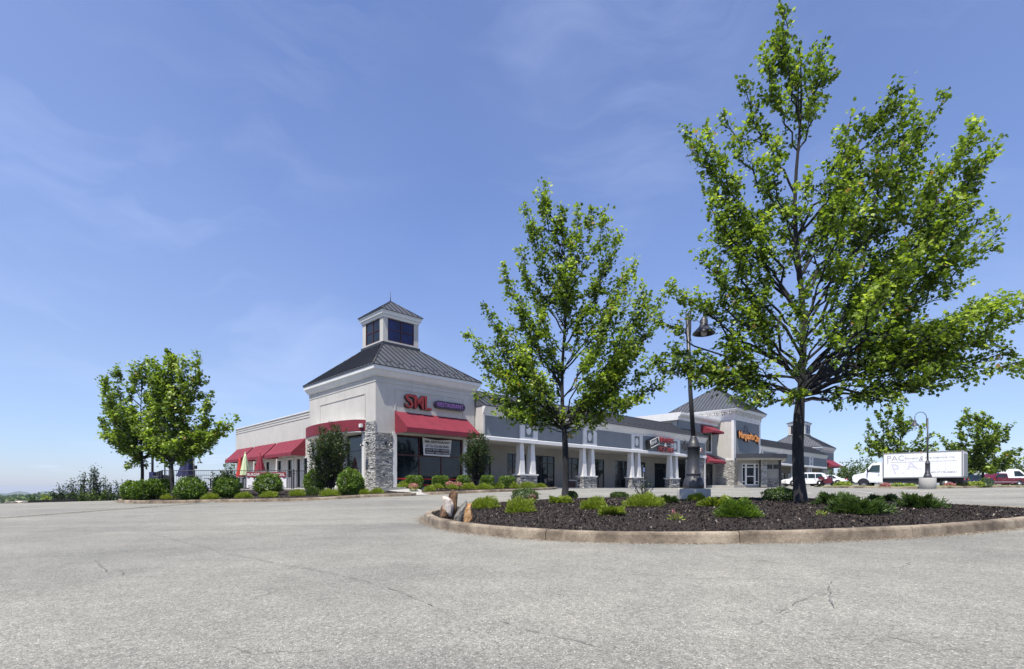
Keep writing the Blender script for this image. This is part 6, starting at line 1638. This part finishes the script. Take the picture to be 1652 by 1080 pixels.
# ---- vehicles (x is forward)
def side_extrude(prof, W_, bev=.05, tum=None, belt=0):
    """side profile (x, z) carried across the width; edges drawn in at both sides; tum narrows the body above the belt line"""
    cx = sum(p[0] for p in prof)/len(prof); cz = sum(p[1] for p in prof)/len(prof); n = len(prof); vs = []; fs = []
    lay = [(-W_/2, .985), (-W_/2+bev, 1.0), (W_/2-bev, 1.0), (W_/2, .985)]
    for y, s in lay:
        for x, z in prof:
            yy = y
            if tum and z > belt: yy = y-math.copysign(tum*(z-belt), y)
            vs.append((cx+(x-cx)*s, yy, cz+(z-cz)*s))
    for j in range(3):
        for i in range(n): fs.append((j*n+i, j*n+(i+1) % n, (j+1)*n+(i+1) % n, (j+1)*n+i))
    fs.append(list(range(n))); fs.append([3*n+i for i in range(n)][::-1]); mb = MB(); mb.add(vs, fs); return mb
def wheel(root, x, y, r_, w=.22, dual=False):
    s = 1 if y > 0 else -1
    mb = MB(); mb.lathe([(r_*.55, -w/2), (r_*.93, -w/2), (r_, -w/2+.03), (r_, w/2-.03), (r_*.93, w/2), (r_*.55, w/2)], n=24); o = mb.build('wheel', M['rubber'], root, loc=(x, y, r_)); o.rotation_euler = (R(90), 0, 0)
    mb = MB(); mb.lathe([(r_*.56, -w/2-.005), (r_*.50, -w/2+.02), (r_*.2, -w/2+.03), (r_*.16, -w/2-.01), (.01, -w/2-.012)], n=18)
    mb.lathe([(r_*.56, w/2+.005), (r_*.50, w/2-.02), (r_*.2, w/2-.03), (r_*.16, w/2+.01), (.01, w/2+.012)], n=18); mb.build('rim', M['chrome'], o)
def side_glass(root, poly, W_, tum, belt, name='window'):
    for s in (-1, 1):
        mb = MB(); f = lambda x, z, t: (x, s*(W_/2-tum*max(0, z-belt)+t), z); mb.prism(poly, f, -.02, .006); mb.build(name, M['carglass'], root)
def bar(root, name, mat, x0, x1, y0, y1, z0, z1): mb = MB(); mb.box(x0, x1, y0, y1, z0, z1); return mb.build(name, M[mat], root)

def box_truck(loc, rz):
    r = empty('box_truck', loc, rz, 'white box truck with a grey-lettered cargo box, parked side-on', 'truck')
    Wc = 2.0
    prof = [(5.2, .55), (5.15, .5), (7.25, .5), (7.42, .62), (7.45, .98), (7.36, 1.18), (6.55, 1.36), (6.05, 2.12), (5.9, 2.2), (5.2, 2.2)]
    side_extrude(prof, Wc, .08, .16, 1.3).build('cab', M['whitepaint'], r)
    side_glass(r, [(5.42, 1.42), (6.30, 1.42), (5.98, 1.98), (5.42, 2.0)], Wc, .16, 1.3)
    mb = MB(); mb.prism([(6.54, 1.385), (6.06, 2.10), (6.09, 2.115), (6.58, 1.40)], lambda x, z, t: (x, t, z), -.82, .82); mb.build('windshield', M['carglass'], r)
    for s in (-1, 1):
        d = bar(r, 'door_seam', 'greypaint', 5.32, 5.335, s*1.0-.004*s, s*1.008, .62, 2.05) if False else None
        mb = MB(); y0, y1 = sorted((s*.995, s*1.006)); mb.box(5.3, 5.315, y0, y1, .6, 1.35); mb.box(6.32, 6.335, y0, y1, .6, 1.35); mb.box(5.315, 6.32, y0, y1, .6, .612); mb.build('door_seam', M['greypaint'], r)
        y0, y1 = sorted((s*.99, s*1.03)); bar(r, 'door_handle', 'black', 5.42, 5.55, y0, y1, 1.18, 1.22)
        y0, y1 = sorted((s*1.04, s*1.22)); bar(r, 'mirror', 'black', 6.22, 6.30, y0, y1, 1.38, 1.72)
        y0, y1 = sorted((s*.62, s*.95)); bar(r, 'headlight', 'lamp_clear', 7.40, 7.46, y0, y1, .84, 1.04)
        for x in (6.60, 1.05): wheel(r, x, s*.86, .38, .24)
        y0, y1 = sorted((s*.5, s*.96)); mb = MB(); n = 14
        mb.prism([(6.60+.47*math.cos(a), .38+.50*math.sin(a)) for a in np.linspace(.15, math.pi-.15, n)], lambda x, z, t: (x, t, z), *sorted((s*.90, s*1.012))); mb.build('wheel_arch', M['black'], r)
    bar(r, 'grille', 'greypaint', 7.44, 7.47, -.58, .58, .78, 1.08); bar(r, 'bumper', 'black', 7.3, 7.56, -.98, .98, .42, .66)
    bx = MB(); bx.box(0, 5.15, -1.08, 1.08, .90, 2.92); bx.build('cargo_box', M['whitepaint'], r)
    for a, b, z0, z1 in ((-.02, 5.17, .84, .93), (-.02, 5.17, 2.89, 2.96)): bar(r, 'rail', 'greypaint', a, b, -1.10, 1.10, z0, z1)
    for x in (-.02, 5.09): bar(r, 'corner_post', 'greypaint', x, x+.08, -1.095, 1.095, .93, 2.89)
    mb = MB()
    for i in range(1, 10): mb.box(i*.515-.004, i*.515+.004, 1.079, 1.0815, .95, 2.88)
    tag(mb.build('panel_seams', M['greypaint'], r), kind='stuff')
    for x in (.15, 2.55, 4.95): bar(r, 'marker_light', 'lamp_red' if x < 1 else 'orange', x-.05, x+.05, 1.1, 1.115, 2.905, 2.945)
    bar(r, 'door_frame', 'white', -.05, -.021, -1.05, 1.05, .95, 2.86); bar(r, 'roll_door', 'greypaint', -.07, -.051, -.92, .92, 1.0, 2.72)
    bar(r, 'chassis', 'black', .0, 5.3, -.5, .5, .50, .84); bar(r, 'side_skirt', 'black', 1.6, 5.1, -.98, .98, .45, .82); bar(r, 'rear_bumper', 'black', -.25, 0, -.95, .95, .42, .60)
    for s in (-1, 1): y0, y1 = sorted((s*.8, s*1.0)); bar(r, 'tail_light', 'lamp_red', -.12, -.071, y0, y1, .66, .80)
    # lettering on the side that faces the lot (the +y side, read from front to rear)
    def t_side(txt, mat, xf, z, width, height, **k):
        o = rot_text(txt, 1, mat, r, (0, 0, 0), extrude=.002, width=width, height=height, **k); o.rotation_euler = (R(90), k.get('tilt', 0), R(180)); o.location = (xf, 1.086, z); return o
    t_side('PAC', 'inkgrey', 4.85, 2.30, 1.15, .42, back=-.008); mb = MB(); mb.box(.35, 4.6, 1.083, 1.087, 2.16, 2.185); mb.build('underline', M['inkgrey'], r)
    mb = MB(); mb.box(4.79, 4.84, 1.083, 1.087, 2.02, 2.32); mb.build('letter_stem', M['inkgrey'], r)
    t_side('Decorators', 'inkgrey', 3.66, 2.40, .88, .15); t_side('&', 'inkgrey', 2.72, 2.24, .30, .36, shear=.3); t_side('Fine Interiors, Inc.', 'inkgrey', 2.30, 2.38, 1.85, .17)
    o = t_side('P.', 'inkpale', 4.6, 1.20, .9, .82, shear=-.35); o = t_side('A.', 'inkpale', 3.5, 1.55, .95, .62, shear=-.2)
    t_side('540-719-0801', 'inkgrey', 2.1, 1.22, 1.75, .14)
    return r
FL = Vector((wX(1425, 44.4), 44.4, 0)); RL = Vector((wX(1553, 40.6), 40.6, 0)); dv = (FL-RL).normalized(); an = math.atan2(dv.y, dv.x)
side = Vector((math.cos(an-math.pi/2)*-1, math.sin(an-math.pi/2)*-1, 0))  # towards +y of the truck
o0 = RL - Vector((-math.sin(an), math.cos(an), 0))*1.08
box_truck((o0.x, o0.y, .99), an)

def wagon(loc, rz, L, W_, H, paint, lab, kind='suv', name='parked_car', group='parked cars', extra=None):
    r = empty(name, loc, rz, lab, 'car', group)
    if kind == 'suv': prof = [(-.48*L, .32), (.47*L, .28), (.5*L, .42), (.485*L, .68), (.40*L, .86), (.24*L, .98), (.12*L, H*.9), (.02*L, H*.985), (-.1*L, H), (-.36*L, H*.97), (-.44*L, H*.90), (-.487*L, .95), (-.5*L, .55)]
    elif kind == 'sedan': prof = [(-.48*L, .30), (.47*L, .26), (.5*L, .40), (.49*L, .60), (.42*L, .72), (.22*L, .86), (.10*L, H*.92), (-.02*L, H), (-.18*L, H*.98), (-.34*L, .98), (-.47*L, .92), (-.5*L, .6)]
    elif kind == 'van': prof = [(-.49*L, .35), (.47*L, .32), (.5*L, .45), (.495*L, .82), (.44*L, 1.05), (.34*L, 1.20), (.22*L, H*.93), (.17*L, H), (-.49*L, H), (-.5*L, .6)]
    elif kind == 'pickup': prof = [(-.48*L, .45), (.46*L, .40), (.5*L, .50), (.495*L, .92), (.47*L, 1.02), (.24*L, 1.08), (-.5*L, 1.06), (-.5*L, .55)]
    side_extrude(prof, W_, .07, .14, .85 if kind != 'pickup' else 9).build('body', M[paint], r)
    if kind == 'pickup':
        cab = [(.25*L, 1.06), (.16*L, 1.52), (.12*L, 1.60), (-.045*L, 1.60), (-.065*L, 1.50), (-.07*L, 1.06)]
        side_extrude(cab, W_-.06, .07, .2, 1.0).build('cab', M[paint], r); side_glass(r, [(.20*L, 1.12), (.145*L, 1.48), (-.045*L, 1.49), (-.05*L, 1.12)], W_-.06, .2, 1.0)
        bar(r, 'rub_strip', 'chrome', -.28*L, .30*L, -W_/2-.008, W_/2+.008, .58, .64)
    else:
        b = {'suv': [(.20*L, .98), (.10*L, H*.90), (-.34*L, H*.90), (-.40*L, 1.0)], 'sedan': [(.17*L, .90), (.07*L, H*.92), (-.19*L, H*.92), (-.28*L, .95)], 'van': [(.30*L, 1.22), (.19*L, H*.88), (.09*L, H*.88), (.09*L, 1.22)]}[kind]
        n = len(b); side_glass(r, b, W_, .14, .85)
        if kind != 'van':
            for x in (-.02*L, -.2*L) if kind == 'suv' else (-.05*L,):
                for s in (-1, 1):
                    mb = MB(); mb.prism([(x-.03, .96), (x+.03, .96), (x+.03, H*.905), (x-.03, H*.905)], lambda a, z, t: (a, s*(W_/2-.14*max(0, z-.85)+t), z), .004, .011); mb.build('door_pillar', M[paint], r)
    fx, rx = (.33*L, -.30*L); wr = .34 if kind != 'pickup' else .37
    for x in (fx, rx):
        for s in (-1, 1):
            wheel(r, x, s*(W_/2-.10), wr, .2)
            mb = MB(); mb.prism([(x+(wr+.06)*math.cos(a), wr+(wr+.07)*math.sin(a)) for a in np.linspace(-.1, math.pi+.1, 16)], lambda a_, z, t: (a_, t, z), *sorted((s*(W_/2-.3), s*(W_/2+.004)))); mb.build('wheel_arch', M['rubber'], r)
    for s in (-1, 1):
        y0, y1 = sorted((s*W_*.30, s*W_*.46)); bar(r, 'headlight', 'lamp_clear', .478*L, .497*L, y0, y1, .60, .74); bar(r, 'tail_light', 'lamp_red', -.505*L, -.47*L, *sorted((s*W_*.40, s*(W_/2+.004))), .78, 1.12 if kind in ('suv', 'van') else .92)
        y0, y1 = sorted((s*W_/2, s*(W_/2+.14))); bar(r, 'mirror', paint, .17*L, .195*L, y0, y1, 1.0, 1.13)
        for x in ((.02*L, -.17*L) if kind != 'van' else (.05*L,)): bar(r, 'door_handle', 'chrome', x-.08, x, *sorted((s*W_/2, s*(W_/2+.015))), .86, .89)
        mb = MB(); y0, y1 = sorted((s*(W_/2-.004), s*(W_/2+.004)))
        for x in ((.20*L, .0*L, -.19*L) if kind in ('suv', 'sedan') else (.22*L, .05*L)): mb.box(x, x+.012, y0, y1, .36, .92)
        mb.build('door_seam', M['greypaint'], r)
    return r
p = at(1296, 66); wagon((p.x, p.y, p.z), R(176), 5.1, 1.9, 1.72, 'whitepaint', 'white family wagon parked behind the big maple trunk', 'suv')
p = at(1334, 71); wagon((p.x, p.y, p.z), R(140), 4.6, 1.8, 1.42, 'whitepaint', 'white saloon mostly hidden behind the white wagon', 'sedan')
p = at(1610, 60.5); wagon((p.x, p.y, p.z), R(178), 5.3, 1.9, 1.6, 'maroonpaint', 'maroon pickup truck before the white van', 'pickup', 'pickup_truck')
p = at(1618, 64.5); vn = wagon((p.x, p.y, p.z), R(-3), 6.2, 2.0, 2.12, 'whitepaint', 'white windowless cargo van behind the maroon pickup', 'van', 'cargo_van')
bar(vn, 'blue_logo', 'bluecloth', -1.9, -1.3, -1.0, -.93, 1.45, 1.70)
p = at(1559, 60); wagon((p.x, p.y, p.z), R(160), 4.5, 1.8, 1.4, 'bluepaint', 'dark blue car glimpsed behind the box truck tail', 'sedan')
# motorcycle
p = at(1335, 64.5); mc = empty('motorcycle', (p.x, p.y, p.z), R(15), 'dark maroon touring motorcycle behind the white wagon', 'motorcycle')
for x in (-.75, .78):
    mb = MB(); mb.lathe([(.2, -.07), (.31, -.06), (.33, 0), (.31, .06), (.2, .07)], n=20); o = mb.build('wheel', M['rubber'], mc, loc=(x, 0, .33)); o.rotation_euler = (R(90), 0, 0)
mb = MB(); mb.prism([(-.9, .5), (-.75, .75), (-.3, .72), (.1, .95), (.5, .98), (.62, .75), (.45, .4), (-.4, .3)], lambda a, b, t: (a, t, b), -.2, .2); mb.build('body', M['maroonpaint'], mc)
mb = MB(); mb.prism([(-.7, .76), (-.3, .74), (0, .82), (0, .9), (-.65, .86)], lambda a, b, t: (a, t, b), -.15, .15); mb.build('seat', M['black'], mc)
mb = MB(); mb.box(-1.1, -.72, -.28, .28, .78, 1.12); mb.build('top_case', M['maroonpaint'], mc)
mb = MB(); mb.tube([(.78, 0, .33), (.5, 0, 1.05)], .03, 6); mb.tube([(.45, -.35, 1.12), (.5, 0, 1.05), (.45, .35, 1.12)], .018, 6); mb.build('handlebar', M['chrome'], mc)
mb = MB(); mb.prism([(.55, .95), (.45, 1.35), (.48, 1.36), (.62, .96)], lambda a, b, t: (a, t, b), -.22, .22); mb.build('windscreen', M['carglass'], mc)

# rubble stones and a weathered timber along the rim of the lot
for i, (u, D, s) in enumerate([(14, 28.3, .16), (18, 28.5, .13), (22, 28.4, .17), (30, 28.6, .2), (34, 28.9, .30), (38, 28.6, .15), (43, 29.0, .17)]):
    p = at(u, D); p.z = 1-(813-788)*D/F+.02*s
    o = link('rubble_stone', rock_mesh('rubble_stone', (s*1.3, s, s*.55), 30+i, ['greyrock' if i != 3 else 'quartz'], [((0, 0, 1), .7)], sub=2), None, (p.x, p.y, p.z+.05))
    tag(o, 'pale flat-topped rubble stone in the short row on the hillside rim', 'stone', 'rubble stones on the hillside rim'); o['label'] = ['outermost greyish rubble stone on the hillside rim', 'small pale rubble stone second on the hillside rim', 'rounded grey rubble stone third on the hillside rim', 'pale mid-sized rubble stone before the largest one', 'largest flat rubble stone on the hillside rim', 'small pale rubble stone just past the largest one', 'grey rubble stone touching the weathered timber'][i]
a = at(46, 28.9); b = at(124, 29.9); a.z = 1-(811.5-788)*28.9/F; b.z = 1-(809.5-788)*29.9/F+.02
mb = MB(); d = (b-a).normalized(); nn = Vector((-d.y, d.x, 0))*.09
mb.add([a-nn, b-nn, b+nn, a+nn, a-nn+Vector((0, 0, .13)), b-nn+Vector((0, 0, .13)), b+nn+Vector((0, 0, .13)), a+nn+Vector((0, 0, .13))], [(0,3,2,1),(4,5,6,7),(0,1,5,4),(1,2,6,5),(2,3,7,6),(3,0,4,7)])
tag(mb.build('edge_timber', M['bark']), 'long weathered timber lying along the hillside rim', 'timber')

# ---- air between here and the hills
def haze():
    m = bpy.data.materials.new('thin_summer_haze'); m.use_nodes = True; N = m.node_tree.nodes; L = m.node_tree.links; N.clear()
    out = N.new('ShaderNodeOutputMaterial'); v = N.new('ShaderNodeVolumePrincipled'); v.inputs['Density'].default_value = HAZE; v.inputs['Color'].default_value = (.80, .88, 1.0, 1); v.inputs['Anisotropy'].default_value = .2
    L.new(v.outputs[0], out.inputs['Volume'])
    mb = MB(); mb.box(-8500, 8500, -1200, 8500, -150, 22); o = mb.build('haze', m); tag(o, kind='stuff')
HAZE = .00009
haze()
